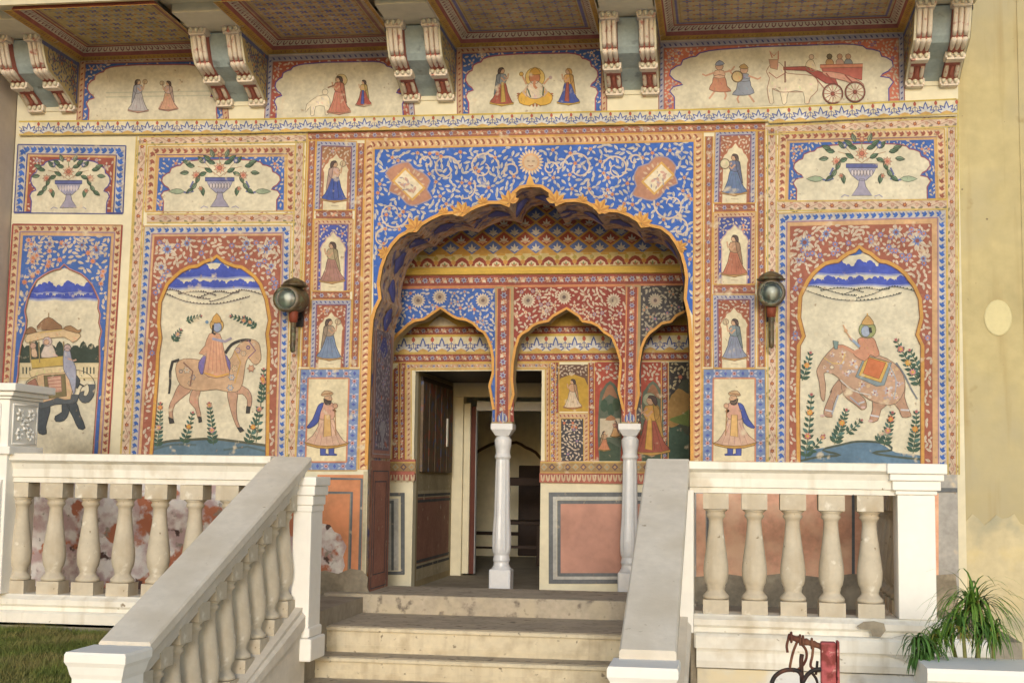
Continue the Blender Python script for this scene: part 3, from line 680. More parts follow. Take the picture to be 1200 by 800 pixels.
def hills(P, x0, x1, y, dark):
    X_ = lambda t: x0+(x1-x0)*t
    for R_ in ([(-.02,2),(.10,1),(.2,5),(.34,10),(.46,12)],[(.16,6),(.3,3),(.42,4),(.52,8)],[(.34,11),(.46,5),(.55,3),(.66,5),(.74,4)],[(.46,15),(.6,10),(.74,2),(.86,3),(1.02,9)],[(0,4),(.1,9),(.24,15),(.4,17.5),(.56,17),(.72,13),(.84,9)]):
        pts = smooth([(X_(t), y+v) for t, v in R_], 5, False)
        P.line([(a_, b_+1.5) for a_, b_ in pts], 2.2, (196,190,170), 5); P.line([(a_, b_+.6) for a_, b_ in pts], .9, dark, 6)
        for i, (a_, b_) in enumerate(pts): P.circ(a_, b_-.2, .75+.35*math.sin(i*2.3+a_), dark, 7, 6)
AL = [(177,545),(177,535),(184,440),(185,414),(188,396),(186,379),(187.5,354),(196,333),(205,324),(212,318),(222,313),(231,312),(238,307.5),(243.5,305.5),(249,304),(254,300),(260,305),(265,308),(275,312),(283,313),(289,317),(298,324),(305,333),(312,351),(316,375),(313,391),(315,410),(314,440),(313,545)]
def ex_horse(P):
    clouds(P, 192, 310, 322, 14, 6, None); clouds(P, 194, 308, 334, 7, 6, None); P.poly([(236,310),(254,299),(274,312),(262,309),(252,308)], BLUE, 5)
    hills(P, 190, 312, 338, (60,50,50))
    P.poly(smooth([(176,545),(177,521),(196,517),(222,516),(250,515),(285,519),(314,523),(313,545)],3), (70,104,130), 7)
    P.line(smooth([(178,522),(196,517),(222,515),(250,514),(285,518),(314,522)],3,False), 3, (60,64,50), 8)
    P.line(smooth([(176,528),(200,521),(230,521)],3,False), 2.4, (56,80,90), 8); P.line([(262,527),(290,523),(313,529)], 2.4, (56,80,90), 8)
T = lambda pts, ox, oy, s: [(ox+x/s, oy+y/s) for x, y in pts]
P = mural(quad(169,265,341,264,334,552,151,552), 9, 'fleurB', quad(181,277,330,276,321,552,164,552), AL, (146,70,52), (200,140,48), 4.2, ((96,116,184),(110,120,180)), ex_horse, '', [(196,292,6.5),(312,292,6.5),(219,285,4.5),(289,285,4.5),(189,313,4),(318,312,4)])
horse_pn = P.build('mural_panel', facade, 'tall red framed mural of a rider on a horse')
P = Fig(planeY(0)); g = lambda *p: T(p, 170, 260, 2.857)
tan, tan2 = (198,158,122), (184,138,112)
P.line(g((115,462),(92,468),(84,500),(84,540),(80,575)), 4, BLACK, 9, taper=.6)
for leg in (((120,535),(155,560),(135,580),(100,610),(92,640),(94,660),(82,655),(80,620),(92,590)), ((160,560),(186,560),(178,590),(180,615),(186,640),(186,655),(176,655),(168,625),(150,605),(150,585)), ((275,560),(310,560),(306,610),(308,660),(320,690),(310,690),(298,665),(284,620)), ((310,545),(345,560),(358,590),(352,625),(342,625),(342,595),(325,575),(305,575))):
    P.poly(smooth(g(*leg),2), tan2, 9)
for h in (((78,652),(94,660),(98,672),(82,675)),((178,650),(188,652),(190,668),(180,672)),((308,688),(322,686),(332,698),(318,704)),((340,616),(352,618),(350,640),(338,640))): P.poly(g(*h), BLACK, 10)
P.poly(smooth(g((105,475),(130,458),(175,460),(230,470),(280,465),(300,430),(320,405),(355,392),(380,405),(386,430),(388,460),(372,478),(358,470),(345,455),(335,480),(330,520),(318,560),(285,570),(240,560),(195,565),(150,560),(118,545),(104,510)),2), tan, 10)
P.line(smooth(g((268,440),(290,410),(325,396),(355,396)),3,False), 3.4, BLACK, 11)
for x,y,r,c in ((140,495,9,(206,190,170)),(160,520,7,(176,166,170)),(150,540,6,(206,180,150)),(310,430,8,(180,150,160)),(330,440,7,(216,190,160)),(290,520,8,(170,176,190)),(300,490,9,(210,180,140)),(345,420,5,(110,80,150)),(285,555,8,(160,170,186)),(355,490,9,(200,140,110)),(365,410,4,(222,206,180)),(120,500,5,(160,150,150))): P.flower(170+x/2.857, 260+y/2.857, r*.55, 6, c, tan, 11)
P.line(g((128,470),(160,500),(150,550)), 1.6, (120,80,70), 12); P.line(g((300,430),(320,470),(300,540)), 1.4, (196,150,70), 12); P.line(g((345,395),(370,430),(345,455)), 1.2, (110,70,110), 12)
P.poly(smooth(g((180,470),(205,440),(200,480),(192,510),(182,500)),2), (96,84,160), 12); P.poly(smooth(g((262,440),(285,470),(280,510),(262,500)),2), (96,84,160), 12)
P.poly(smooth(g((215,375),(250,375),(262,420),(275,480),(282,510),(235,522),(195,505),(205,450),(180,440),(200,415)),2), (208,150,116), 13)
P.line(g((200,505),(240,518),(280,508)), 2, (206,150,60), 14)
for k in range(5): P.line(g((222+k*8,400),(210+k*15,505)), .8, (176,110,90), 14)
P.line(g((250,395),(268,400),(290,388)), 3, (150,140,160), 14); P.line(g((225,390),(262,400)), 3, (140,140,170), 14)
P.circ(*g((240,345))[0], 8, (206,160,80), 13, 14); P.circ(*g((242,352))[0], 5, (134,150,190), 14, 10, 6); P.poly(smooth(g((222,335),(240,305),(256,335)),2), (204,150,70), 15); P.line(g((228,345),(226,372),(236,376)), 2.4, BLACK, 15)
P.circ(*g((207,335))[0], 2.2, (90,130,170), 14, 6)
P.build('painted_horse_rider', horse_pn)
P = Paint(planeY(0)); s = .82
for x,y,x2,y2,n_,sc,f in ((184,524,188,472,11,s,((.9,(206,110,70)),(.45,(200,130,130)))),(215,520,226,483,7,s,((.55,(214,130,50)),)),(250,521,245,472,10,s,((.35,(206,130,140)),(.95,(206,140,120)))),(290,520,303,480,8,s,((.5,(214,130,50)),)),(300,518,308,440,9,.8,((.5,(206,130,130)),(.95,(214,110,60)))),(308,470,309,432,7,.8,((.6,(206,120,110)),)),(296,379,270,370,6,.7,((.4,(200,130,120)),)),(218,376,236,370,5,.6,()),(203,400,212,386,5,.7,((.6,(190,140,140)),)),(300,384,286,371,6,.6,((.5,(206,140,120)),))):
    P = Paint(planeY(0)); plant(P, x, y, x2, y2, n_, sc, f, 10); P.build('painted_plant', horse_pn)

AR = [(936,552),(936,543),(935,470),(936,405),(942,394),(936.5,372),(938,347),(947,329),(953,321),(960,314),(967,309),(974,307),(982,306),(988,301),(994,297),(1002,294),(1007,289),(1013,294),(1020,297),(1026,302),(1031,306),(1039,307),(1046,310),(1054,315),(1061,321),(1072,336),(1078,350),(1080,372),(1075,392),(1081,405),(1081,470),(1081,552)]
def ex_eleph(P):
    clouds(P, 942, 1076, 318, 16, 6, None); clouds(P, 944, 1074, 331, 8, 6, None); P.poly([(990,300),(1007,289),(1028,303),(1012,297),(1002,299)], BLUE, 5)
    hills(P, 940, 1078, 334, (44,50,46))
    P.poly(smooth([(936,552),(937,530),(970,524),(1000,518),(1030,519),(1050,530),(1080,534),(1081,552)],3), (70,108,142), 7)
    P.line(smooth([(937,540),(960,535),(985,533),(964,527),(985,521),(1006,517),(1036,519),(1045,527),(1022,530),(1050,535),(1080,538)],3,False), 2.6, (46,60,54), 8)
P = mural(quad(912,250,1109,245,1110,556,910,556), 10, 'fleurB', quad(926,265,1092,262,1093,556,925,556), AR, (146,70,52), (200,140,56), 4.6, ((96,116,184),(110,120,180)), ex_eleph, '', [(943,284,7),(1075,282,7),(968,274,5),(1050,272,5),(936,305,4),(1082,303,4)])
el_pn = P.build('mural_panel', facade, 'tall red framed mural of a figure riding a decorated elephant')
P = Fig(planeY(0)); g = lambda *p: T(p, 900, 350, 4)
tn, tn2 = (190,148,120), (176,132,106)
P.line(smooth(g((600,300),(640,360),(670,420),(700,470)),3,False), 2.6, (96,104,116), 10, taper=.7)
for leg in (((330,380),(370,420),(320,460),(300,530),(300,555),(262,545),(270,500),(300,430),(290,440)), ((345,395),(400,400),(425,440),(455,470),(462,508),(440,520),(415,500),(385,478),(355,450)), ((500,450),(580,470),(530,520),(515,570),(475,575),(490,520)), ((560,440),(640,380),(640,460),(665,530),(670,550),(630,555),(615,520),(590,490))):
    P.poly(smooth(g(*leg),2), tn2, 11)
P.poly(smooth(g((240,310),(262,275),(310,225),(350,215),(400,240),(440,260),(520,265),(590,300),(635,360),(640,430),(600,490),(540,495),(470,470),(420,430),(350,400),(330,370),(290,345),(262,350),(270,400),(268,450),(262,480),(248,460),(240,390),(228,340)),2), tn, 12)
P.line(smooth(g((318,232),(350,222),(400,250)),3,False), 2.2, (190,120,90), 13)
for i in range(46):
    x, y = random.choice([(random.uniform(270,420),random.uniform(240,360)),(random.uniform(370,470),random.uniform(340,440)),(random.uniform(550,630),random.uniform(320,480)),(random.uniform(470,600),random.uniform(430,480))])
    p_ = g((x,y))[0]; P.circ(*p_, random.uniform(1.3,2.8), random.choice([(224,206,180),(196,190,196),(206,160,140),(170,150,150),(214,176,130)]), 13, 7, random.uniform(1.2,2.4))
for x, y, rx, ry, a_ in ((350,260,26,14,.4),(300,262,18,10,.9),(400,300,26,16,.3),(440,400,24,13,.5),(370,350,22,14,1.1),(580,350,24,16,-.5),(610,400,20,13,1.2),(560,430,26,13,.1),(500,440,22,10,.2),(600,460,18,12,1.3),(330,300,16,9,1.4),(265,320,13,8,1.2)):
    q = 900+x/4, 350+y/4
    for k in range(6): P.leaf(q[0], q[1], a_+k*1.047, rx*.2, rx*.11, random.choice([(226,210,190),(196,170,170),(214,180,140),(176,170,186)]), 14)
    P.circ(q[0], q[1], rx*.05, (150,80,70), 15, 6)
P.line(smooth(g((262,275),(300,300),(345,300),(360,255)),3,False), 1.2, (206,170,90), 15); P.line(smooth(g((340,380),(400,430),(480,450)),3,False), 1.4, (206,200,196), 15); P.line(smooth(g((560,300),(600,380),(590,470)),3,False), 1.2, (150,160,180), 15)
for a_ in (((268,520),(302,528)),((480,545),(520,552)),((622,520),(662,522)),((425,490),(452,482))): P.line(g(*a_), 2, (196,196,206), 15)
P.line(g((330,450),(300,540)), 1.6, (150,160,180), 13); P.line(g((385,460),(430,500)), 1.6, (150,160,180), 13)
for h in ((255,548),(445,508),(480,572)): P.circ(*g(h)[0], 3, (206,170,166), 13, 7, 1.6)
P.poly(g((455,262),(580,300),(545,405),(510,410),(410,365)), (120,140,150), 14); P.poly(g((462,268),(568,298),(530,392),(425,358)), (206,160,70), 15); P.poly(g((472,276),(552,300),(520,375),(445,350)), (196,96,50), 16); 
P.poly(smooth(g((420,190),(455,180),(495,185),(510,220),(522,262),(500,272),(480,262),(455,292),(410,270),(402,250),(430,240)),2), (196,130,100), 17)
P.line(g((430,225),(410,205),(385,185)), 3, (130,150,180), 18); P.line(g((430,240),(400,250),(360,225)), 3.4, (196,130,100), 18); P.line(g((395,195),(370,160),(352,122)), 1.4, (206,150,110), 19); P.circ(*g((365,150))[0], 2.4, (206,160,110), 18, 6)
P.circ(*g((466,145))[0], 10, (140,150,90), 17, 16); P.circ(*g((458,152))[0], 5.4, (150,166,196), 18, 10, 6.6); P.poly(smooth(g((440,120),(450,95),(467,78),(485,95),(495,120)),2), (196,150,84), 18); P.line(g((478,135),(482,160)), 3.4, BLACK, 19)
P.line(g((466,78),(466,68)), 1.6, (206,160,80), 18)
P.poly(g((305,195),(330,200),(325,235),(312,235)), (110,140,140), 18)
P.build('painted_elephant_rider', el_pn)
P = Paint(planeY(0))
for x,y,x2,y2,n_,sc,f in ((944,537,951,462,11,1,((.72,(214,130,50)),(.35,(206,110,100)))),(948,530,966,510,4,.8,((.9,(206,130,120)),)),(978,520,992,480,9,1,((.62,(214,130,50)),)),(992,508,1010,492,4,.8,()),(1036,522,1046,483,8,.95,((.45,(206,120,110)),(.8,(214,100,60)))),(1028,518,1034,508,3,.8,()),(1070,531,1074,482,9,1,((.58,(214,130,50)),)),(940,446,950,413,6,.9,((.55,(214,130,60)),)),(1078,452,1050,398,10,1,((.5,(214,150,60)),(.8,(200,110,110)),(.3,(200,120,120)))),(1080,440,1066,410,6,.9,())):
    P = Paint(planeY(0)); plant(P, x, y, x2, y2, n_, sc, f, 10); P.build('painted_plant', el_pn)

# left elephant with canopied seat
A2 = [(8,556),(10,540),(19,450),(21,439),(22,418),(25,402),(30,386),(31,375),(29,364),(32,351),(36,340),(43,328),(50.6,322.5),(57,319),(64,316),(70,315),(75,309.5),(81,315),(88,318),(95,321),(101,326),(108,334),(113,344.5),(116,352),(115,361),(117.5,369),(116,378),(119,388),(116.5,398.5),(117,425),(110,520),(108,556)]
def ex_how(P):
    clouds(P, 34, 114, 340, 11, 6, None, lobes=11); clouds(P, 34, 114, 347, 3, 6, None, lobes=11); P.poly([(62,318),(75,309),(90,319),(76,314)], BLUE, 5)
    for i in range(11): x = 24+i*9.2; P.poly(smooth([(x-5,425),(x-5,408),(x,402+3*math.sin(i*2.1)),(x+5,408),(x+5,425)],2), (26,42,36), 6)
    P.poly([(20,425),(117,425),(115,446),(18,446)], (222,206,164), 7); P.line([(20,426),(117,426)], 1.6, (206,190,150), 8)
    for x in (27,31,35,98,102,106,110): P.line([(x,430),(x,438)], 1.6, (50,60,54), 8)
    P.line([(20,443),(115,443)], 1, (180,160,110), 8)
P = mural(quad(15,263,143,264,125.5,556,-4,556), 8.5, 'fleurR', quad(27,276,130,277,113,556,8,556), A2, (40,84,176), (176,110,110), 1.8, ((196,120,90),(200,150,140)), ex_how, '', [(41,292,5.5),(113,293,5.5),(58,286,4),(96,287,4),(77,287,4)])
P.line([(15,263),(143,264),(125.5,556)], 2, (150,50,44), 8); P.line([(15,263),(-4,556)], 2, (150,50,44), 8)
hw_pn = P.build('mural_panel', facade, 'blue topped mural of an elephant carrying a canopied seat')
P = Fig(planeY(0)); g = lambda *p: T(p, 0, 350, 4)
E1, E2 = (62,72,82), (40,50,60)
for leg in (((180,490),(235,500),(225,560),(215,600),(218,632),(182,630),(172,570),(170,510)),((290,490),(325,500),(320,540),(300,570),(262,575),(258,550),(290,530)),((310,480),(355,480),(375,540),(400,605),(368,608),(345,560),(325,520))):
    P.poly(smooth(g(*leg),2), E2, 9)
P.poly(smooth(g((120,400),(150,370),(250,340),(345,335),(385,338),(425,360),(446,400),(440,450),(415,484),(385,485),(368,460),(375,440),(395,432),(390,450),(405,455),(418,430),(412,400),(395,408),(380,420),(365,470),(345,490),(260,495),(190,515),(160,480),(145,430)),2), E1, 10)
P.line(g((395,410),(372,398),(366,380)), 1.8, (30,34,40), 11); P.circ(*g((395,378))[0], 1, BLACK, 12, 6); P.poly(smooth(g((345,350),(375,380),(362,420),(345,400)),2), E2, 11)
P.poly(smooth(g((175,355),(330,345),(330,470),(270,462),(200,485),(190,430)),2), (206,170,130), 12); P.poly(g((205,360),(305,352),(312,455),(215,470)), (100,90,56), 13); P.poly(g((222,366),(285,360),(290,435),(232,440)), (196,150,130), 14)
for i in range(5): P.line(g((222,372+i*15),(288,362+i*17)), .7, (140,70,60), 15)
P.poly(smooth(g((110,420),(165,372),(180,430),(170,450)),2), (150,96,80), 12)
P.poly(smooth(g((140,350),(150,330),(300,312),(320,330),(295,345),(200,352),(150,368)),2), (222,200,150), 14)
P.poly(g((145,285),(295,268),(298,315),(150,325)), (190,160,70), 13)
for x in (140,182,298): P.line(g((x,200),(x+4,300)), 1.5, (130,110,70), 15)
P.poly(smooth(g((118,200),(125,170),(180,155),(300,140),(375,165),(370,185),(340,205),(300,180),(190,190),(140,205)),2), (214,184,140), 14)
P.poly(smooth(g((175,145),(190,110),(228,86),(265,110),(292,140)),2), (130,90,60), 15); P.poly(smooth(g((120,165),(130,140),(150,132),(172,155)),2), (130,90,60), 15); P.poly(smooth(g((295,140),(330,125),(365,148),(380,140),(372,160),(340,155)),2), (150,110,70), 15)
P.line(g((228,86),(228,66)), 1, (130,100,60), 15); P.line(g((180,160),(290,145)), 1.4, (206,170,90), 16)
P.poly(smooth(g((200,240),(215,215),(245,215),(262,260),(270,270),(195,275)),2), (206,190,180), 15); P.circ(*g((222,200))[0], 5.5, (190,170,170), 15, 9); P.circ(*g((218,203))[0], 3.2, (206,160,130), 16, 8)
P.poly(smooth(g((150,270),(148,235),(165,230),(175,270)),2), (206,170,140), 15); P.circ(*g((155,220))[0], 3.6, (190,150,130), 16, 8)
P.poly(smooth(g((300,240),(325,235),(335,280),(355,320),(355,400),(345,450),(325,380),(298,330)),2), (150,156,186), 17); P.circ(*g((316,230))[0], 4.2, (176,150,150), 18, 8); P.line(g((320,280),(345,290),(358,285)), 2, (200,160,140), 18)
P.build('painted_elephant', hw_pn)

# thin cream margins and outlines around left group
P = Paint(planeY(0))

for a_, b_, w_, c_ in (((160,160),(140,556),1.6,(206,176,90)),((1122.5,116),(1124,556),2,(206,184,96)),((360,156),(350,430),1.6,(206,160,60))):
    P = Paint(planeY(0)); P.line([a_,b_], w_, c_, 6); P.build('painted_line', facade)

# lotus cornice standing a little proud of the wall
cz = [(22,142.3),(300,139.6),(600,132.8),(900,126.4),(1121,115.8)]; hh = [16.4,15.6,15.6,15.4,20]
mb = MB(); a = at(22,142.3,Y=-.03); b = at(1121,115.8,Y=-.03)
top = [at(x,y,Y=-.03) for x,y in cz]; bot = [at(x,y+h-.2,Y=-.03) for (x,y),h in zip(cz,hh)]
for i in range(4):
    q = [top[i],top[i+1],bot[i+1],bot[i]]; mb.prism([tuple(p) for p in q], [(p.x,.01,p.z) for p in q])
mb.build('cornice_band', M_CREAM, facade)
for i in range(4):
    P = Paint(planeY(-.03)); h = (hh[i]+hh[i+1])/2; lotus(P, cz[i], cz[i+1], h, 23.5, 0); P.build('lotus_frieze', facade)

# dado below the murals: cement, orange fields with slate lines, peeling plaster
def slab(name, Q, y, t, mat, lab=None, par=facade):
    p = [at(*q, Y=y) for q in Q]; mb = MB(); mb.prism([tuple(v) for v in p], [(v.x, y+t, v.z) for v in p]); return mb.build(name, mat, par, lab)
slab('dado_panel', quad(372,556,428,556,425,697,371,697), -.006, .005, M_ORANGE, 'orange dado panel with slate lines left of the arch')
P = Paint(planeY(-.008)); SL = (86,92,98)
P.line([(352,560),(424,561),(421,676)], 3.4, SL, 0); P.line([(352,577),(412,577),(409,673)], 4, SL, 0); P.line([(352,578),(411,578),(408,673)], 1, (150,140,120), 1)
P.line([(428,552),(425,690)], 4, (190,176,140), 0)
P.build('dado_lines', facade)
random.seed(21)
P = Paint(planeY(-.012)); blob = lambda cx, cy, rx, ry, n_=22: [(cx+rx*(1+.16*random.uniform(-1,1))*math.cos(6.283*i/n_), cy+ry*(1+.16*random.uniform(-1,1))*math.sin(6.283*i/n_)) for i in range(n_)]
o = slab('peeled_patch', blob(384,652,20,38), -.010, .004, M_PEEL); 
o = slab('cement_patch', [(366,672),(380,668),(396,672),(410,666),(424,668),(431,676),(430,688),(436,700),(434,718),(366,718)], -.016, .012, M_GREYPL)
slab('dado_panel', quad(836,578,1010,578,1010,680,836,680), -.014, .005, M_PINKOR, 'faded terracotta dado panel right of the arch')
slab('dado_panel', quad(816,578,827,578,827,680,816,680), -.014, .005, M_PINKOR)
slab('dado_panel', quad(1016,578,1100,578,1100,680,1016,680), -.014, .005, M_PINKOR)
P = Paint(planeY(-.004)); P.poly(quad(812,551,1122,556,1124,700,810,700), (170,168,164), 0); P.build('dado_ground', facade)
P = Paint(planeY(-.014)); P.line([(830,578),(830,684)], 3, SL, 0); P.line([(1000,578),(1000,684)], 3.5, SL, 0); P.line([(812,570),(1122,574)], 5, SL, 0); P.build('dado_lines', facade)
slab('cement_patch', [(812,676),(850,672),(880,676),(920,671),(960,676),(1000,672),(1050,677),(1120,672),(1124,720),(812,720)], -.024, .014, M_GREYPL)
slab('peeled_dado', [(-30,556),(346,556),(344,720),(-30,720)], -.012, .010, M_PEEL, 'peeling white and terracotta plaster behind the left balustrade')

# ---- lunette panels above the cornice
def lunette(Q, kind, field, edge, fl, w=6.2, wy=7):
    P = Paint(planeY(0)); P.poly(Q, CREAM, 0, 0); I = frame(P, Q, w, kind, 'tlr', 6.4, 1, (150,90,80), 1.2, wy=wy)
    for k in (0,1): P.line([Q[0],Q[1]], 1.2, (222,200,190), 5)
    c = cartouche(P, I, field=field, l=2, edge=edge, fl=fl, sp=4.8, sx=.8)
    return P
P = lunette(quad(94,68,262,64,268,141,90,142), 'zigO', BLUE, (150,70,80), (LAV,SALM)); P.line([(124,109),(246,107)], 1.6, (196,196,170), 8); P.line([(124,114),(246,112)], 1.6, (196,196,170), 8)
pl = P.build('mural_panel', facade, 'lunette panel of two faded dancers'); 
P = Fig(planeY(0)); lady(P, 162, 132, 40, 1, (176,172,178), (166,170,190), (196,150,130), 10, arm='fan')
lady(P, 197, 130, 36, -1, (206,150,120), (190,160,150), (196,140,120), 10, arm='fan'); P.line([(186,128),(190,119)],1.6,(196,150,130),11); P.line([(209,128),(203,120)],1.6,(196,150,130),11); P.build('painted_figure', pl)
P = lunette(quad(314,66,480,60,486,136,310,139), 'zigB', (158,62,50), (80,60,150), (LAV,BLUE)); pl = P.build('mural_panel', facade, 'lunette panel of a dancer with a lady and a white calf')
P = Fig(planeY(0)); P.poly(smooth([(361,121),(372,113),(384,112),(387,122),(385,134),(381,134),(380,125),(370,125),(368,135),(364,135),(364,125),(358,132),(359,124)],2), (234,220,190), 9); P.line([(361,121),(372,113),(384,112)], .7, (196,180,150), 10); P.circ(381,108,3.5,(234,220,190),10,8)
lady(P, 397, 134, 46, -1, (196,112,90), (190,104,80), (206,140,110), 10); P.circ(400,94,7,(214,190,130),9,14); P.line([(392,100),(384,103)],1.6,(120,80,60),14); lady(P, 426, 125, 32, -1, (170,66,54), (206,170,90), (206,170,130), 10, trim=(50,60,150)); P.build('painted_figure', pl)
P = lunette(quad(535,56,711,50,711,130,536,135), 'zigO', BLUE, (150,60,90), (LAV,WHITE)); pl = P.build('mural_panel', facade, 'lunette panel of a golden seated figure between two ladies')
P = Fig(planeY(0)); cx = 627
for i in range(18):
    a = -.15+i*(math.pi+.3)/17; P.leaf(cx+17*math.cos(a), 112+9*math.sin(a), a, 5, 3, (150,80,50), 8)
P.poly(smooth([(608,112),(616,106),(627,110),(638,106),(647,112),(645,121),(634,124),(627,121),(620,124),(609,121)],2), (222,166,50), 9)
P.circ(cx,91,11.5,(222,184,90),8,18); P.poly(smooth([(617,112),(619,99),(627,95),(635,99),(637,112),(627,116)],2), (224,204,176), 10)
P.circ(cx-.5,91,6.5,(190,110,70),10,12,7.5); P.poly(smooth([(620,87),(627,79),(634,87)],2), (206,150,50), 11); P.line(smooth([(627,94),(626,100),(629,104)],3,False), 3, (196,120,80), 12)
P.line([(619,101),(613,108),(618,113)], 3, (206,170,140), 11); P.line([(635,101),(641,108),(636,113)], 3, (206,170,140), 11); P.line([(617,99),(612,89)], 2, (206,150,110), 11); P.line([(637,99),(643,92)], 2, (206,150,110), 11); P.circ(611,87,2.5,(196,150,60),12,7); P.circ(645,91,2.2,(176,150,150),12,7)
P.line([(618,104),(622,114)], 1.6, (60,80,60), 13); P.line([(637,102),(636,112)], 1.6, (60,80,60), 13); P.build('painted_figure', pl)
P = Fig(planeY(0)); lady(P, 588, 124, 46, 1, (150,60,44), (120,130,140), (206,160,60), 10, trim=(190,150,60)); P.build('painted_figure', pl)
P = Fig(planeY(0)); lady(P, 666, 123, 44, -1, (44,66,160), (206,150,70), (206,160,60), 10, trim=(150,60,50), arm='veil'); P.build('painted_figure', pl)
P = lunette(quad(772,50,1059,38,1060,118,772,129), 'zigB', (196,96,72), (70,60,150), (LAV,BLUE)); pl = P.build('mural_panel', facade, 'wide lunette panel of musicians and an ox cart')
P = Fig(planeY(0))
for cx, by, col, d in ((843,115,(206,150,120),1),(872,119,(130,140,160),-1)):
    g = lambda x, y: (cx+d*x, by-y)
    P.poly(smooth([g(-6,26),g(6,26),g(9,14),g(14,8),g(0,7),g(-12,10),g(-8,18)],2), (190,120,90) if d > 0 else col, 9); P.circ(*g(0,37),4.6,(206,160,130),10,10); P.poly(smooth([g(-5,39),g(0,44),g(6,40),g(0,38)],2), (130,140,170) if d>0 else (190,150,90), 11)
    P.line([g(-5,30),g(-16,26),g(-20,28)],2,(206,150,120),10); P.line([g(5,30),g(14,32),g(18,37)],2,(206,150,120),10)
    P.line([g(-4,10),g(-9,3),g(-12,-1)],2.2,(206,150,120),8); P.line([g(5,10),g(8,3),g(6,-2)],2.2,(206,150,120),8); P.poly(smooth([g(-5,32),g(5,32),g(6,24),g(-6,24)],2), (214,170,140) if d > 0 else col, 9)
P.circ(864,90+0,6,(214,180,120),12,14); P.circ(864,90,6.8,(150,110,80),11,14)
P.build('painted_figure', pl)
P = Fig(planeY(0)); WB = (236,222,190)
P.poly(smooth([(903,76),(910,72),(918,78),(922,86),(945,88),(957,92),(958,106),(950,114),(948,121),(943,121),(941,108),(924,108),(922,120),(917,122),(914,108),(905,104),(907,120),(902,121),(899,104),(902,92),(898,84)],2), WB, 9)
P.line(smooth([(903,76),(898,84),(902,92),(899,104),(902,121)],2,False), .9, (160,116,96), 10); P.line(smooth([(918,78),(922,86),(945,88),(957,92),(958,106),(950,114),(948,121)],2,False), .9, (160,116,96), 10); P.line(smooth([(905,104),(914,108),(924,108),(941,108)],2,False), .9, (160,116,96), 10)
P.line([(905,68),(902,60),(907,66),(912,60),(912,70)], 1.6, (190,110,90), 11); P.poly([(901,70),(912,70),(911,82),(903,80)], (206,150,120), 10); P.line([(901,85),(910,92),(920,86)], 1, (170,90,80), 11)
P.poly([(918,79),(944,78),(978,90),(982,99),(968,98),(944,83),(918,82)], (150,56,50), 12); P.line([(920,72),(920,97)], 1.6, (110,60,50), 13); P.line([(950,84),(966,104)], 1, (150,70,60), 13)
P.poly([(961,76),(1011,75),(1010,94),(985,88),(964,84)], (170,76,66), 12); P.poly([(961,76),(1011,75),(1011,79),(961,80)], (206,120,90), 13)
P.poly(smooth([(964,84),(985,86),(1003,93),(1012,99),(1010,103),(990,95),(970,90)],2), (206,140,120), 14); P.line([(968,86),(980,100)], 1.6, (130,50,44), 15); P.line([(990,88),(1000,98)], 1.6, (130,50,44), 15)
for cx, cy in ((976,110),(1002,108)):
    P.circ(cx, cy, 12, (120,50,44), 15, 22); P.circ(cx, cy, 10.4, CREAM, 16, 22)
    for k in range(12): P.line([(cx,cy),(cx+10.6*math.cos(k*.5236),cy+10.6*math.sin(k*.5236))], .8, (160,80,70), 17)
    P.circ(cx, cy, 2.4, (140,60,50), 18, 8)
for x, c in ((972,(60,60,50)),(984,(206,160,140)),(994,(120,130,140))):
    P.poly(smooth([(x-4,76),(x-3,70),(x+3,70),(x+5,76)],2), c if x != 972 else (190,140,90), 11); P.circ(x, 66.5, 3.2, (196,150,120) if x != 972 else (90,80,60), 12, 8)
P.poly(smooth([(944,78),(947,71),(953,71),(956,82),(950,84)],2), (216,196,160), 12); P.circ(951,67,3,(206,176,150),13,8)
P.build('painted_ox_cart', pl)

# ================================================================== OVERHANGING BALCONY
balc = thing('overhanging_balcony', 'projecting balcony with painted panelled underside above the facade', 'balcony', (-1.9, 0, 4.4))
ZS = 4.85; YF = -1.20
cheeks = [(-5.50,-5.099),(-3.925,-3.525),(-2.43,-2.03),(-.876,-.477),(1.291,1.665)]
bays = [(-5.099,-3.925),(-3.525,-2.43),(-2.03,-.876),(-.477,1.291)]
mb = MB(); mb.box(-5.62,1.70,-1.38,WALL_T,5.02,5.12); mb.build('slab', M_CREAM, balc)
mb = MB(); mb.exX([(-1.20,4.88),(-1.23,4.88),(-1.25,4.92),(-1.30,4.93),(-1.32,5.0),(-1.38,5.02),(-1.42,5.08),(-1.42,5.7),(-1.20,5.7)], -5.66, 1.72); mb.build('fascia_beam', M_CREAM, balc)
bay_cols = [((204,178,108),(150,164,176),(84,98,160),(206,130,70)),((204,172,120),(130,134,190),(90,104,186),(200,120,70)),((202,174,120),(170,160,160),(110,120,180),(206,120,84)),((202,174,122),(170,160,160),(104,116,180),(206,124,84))]
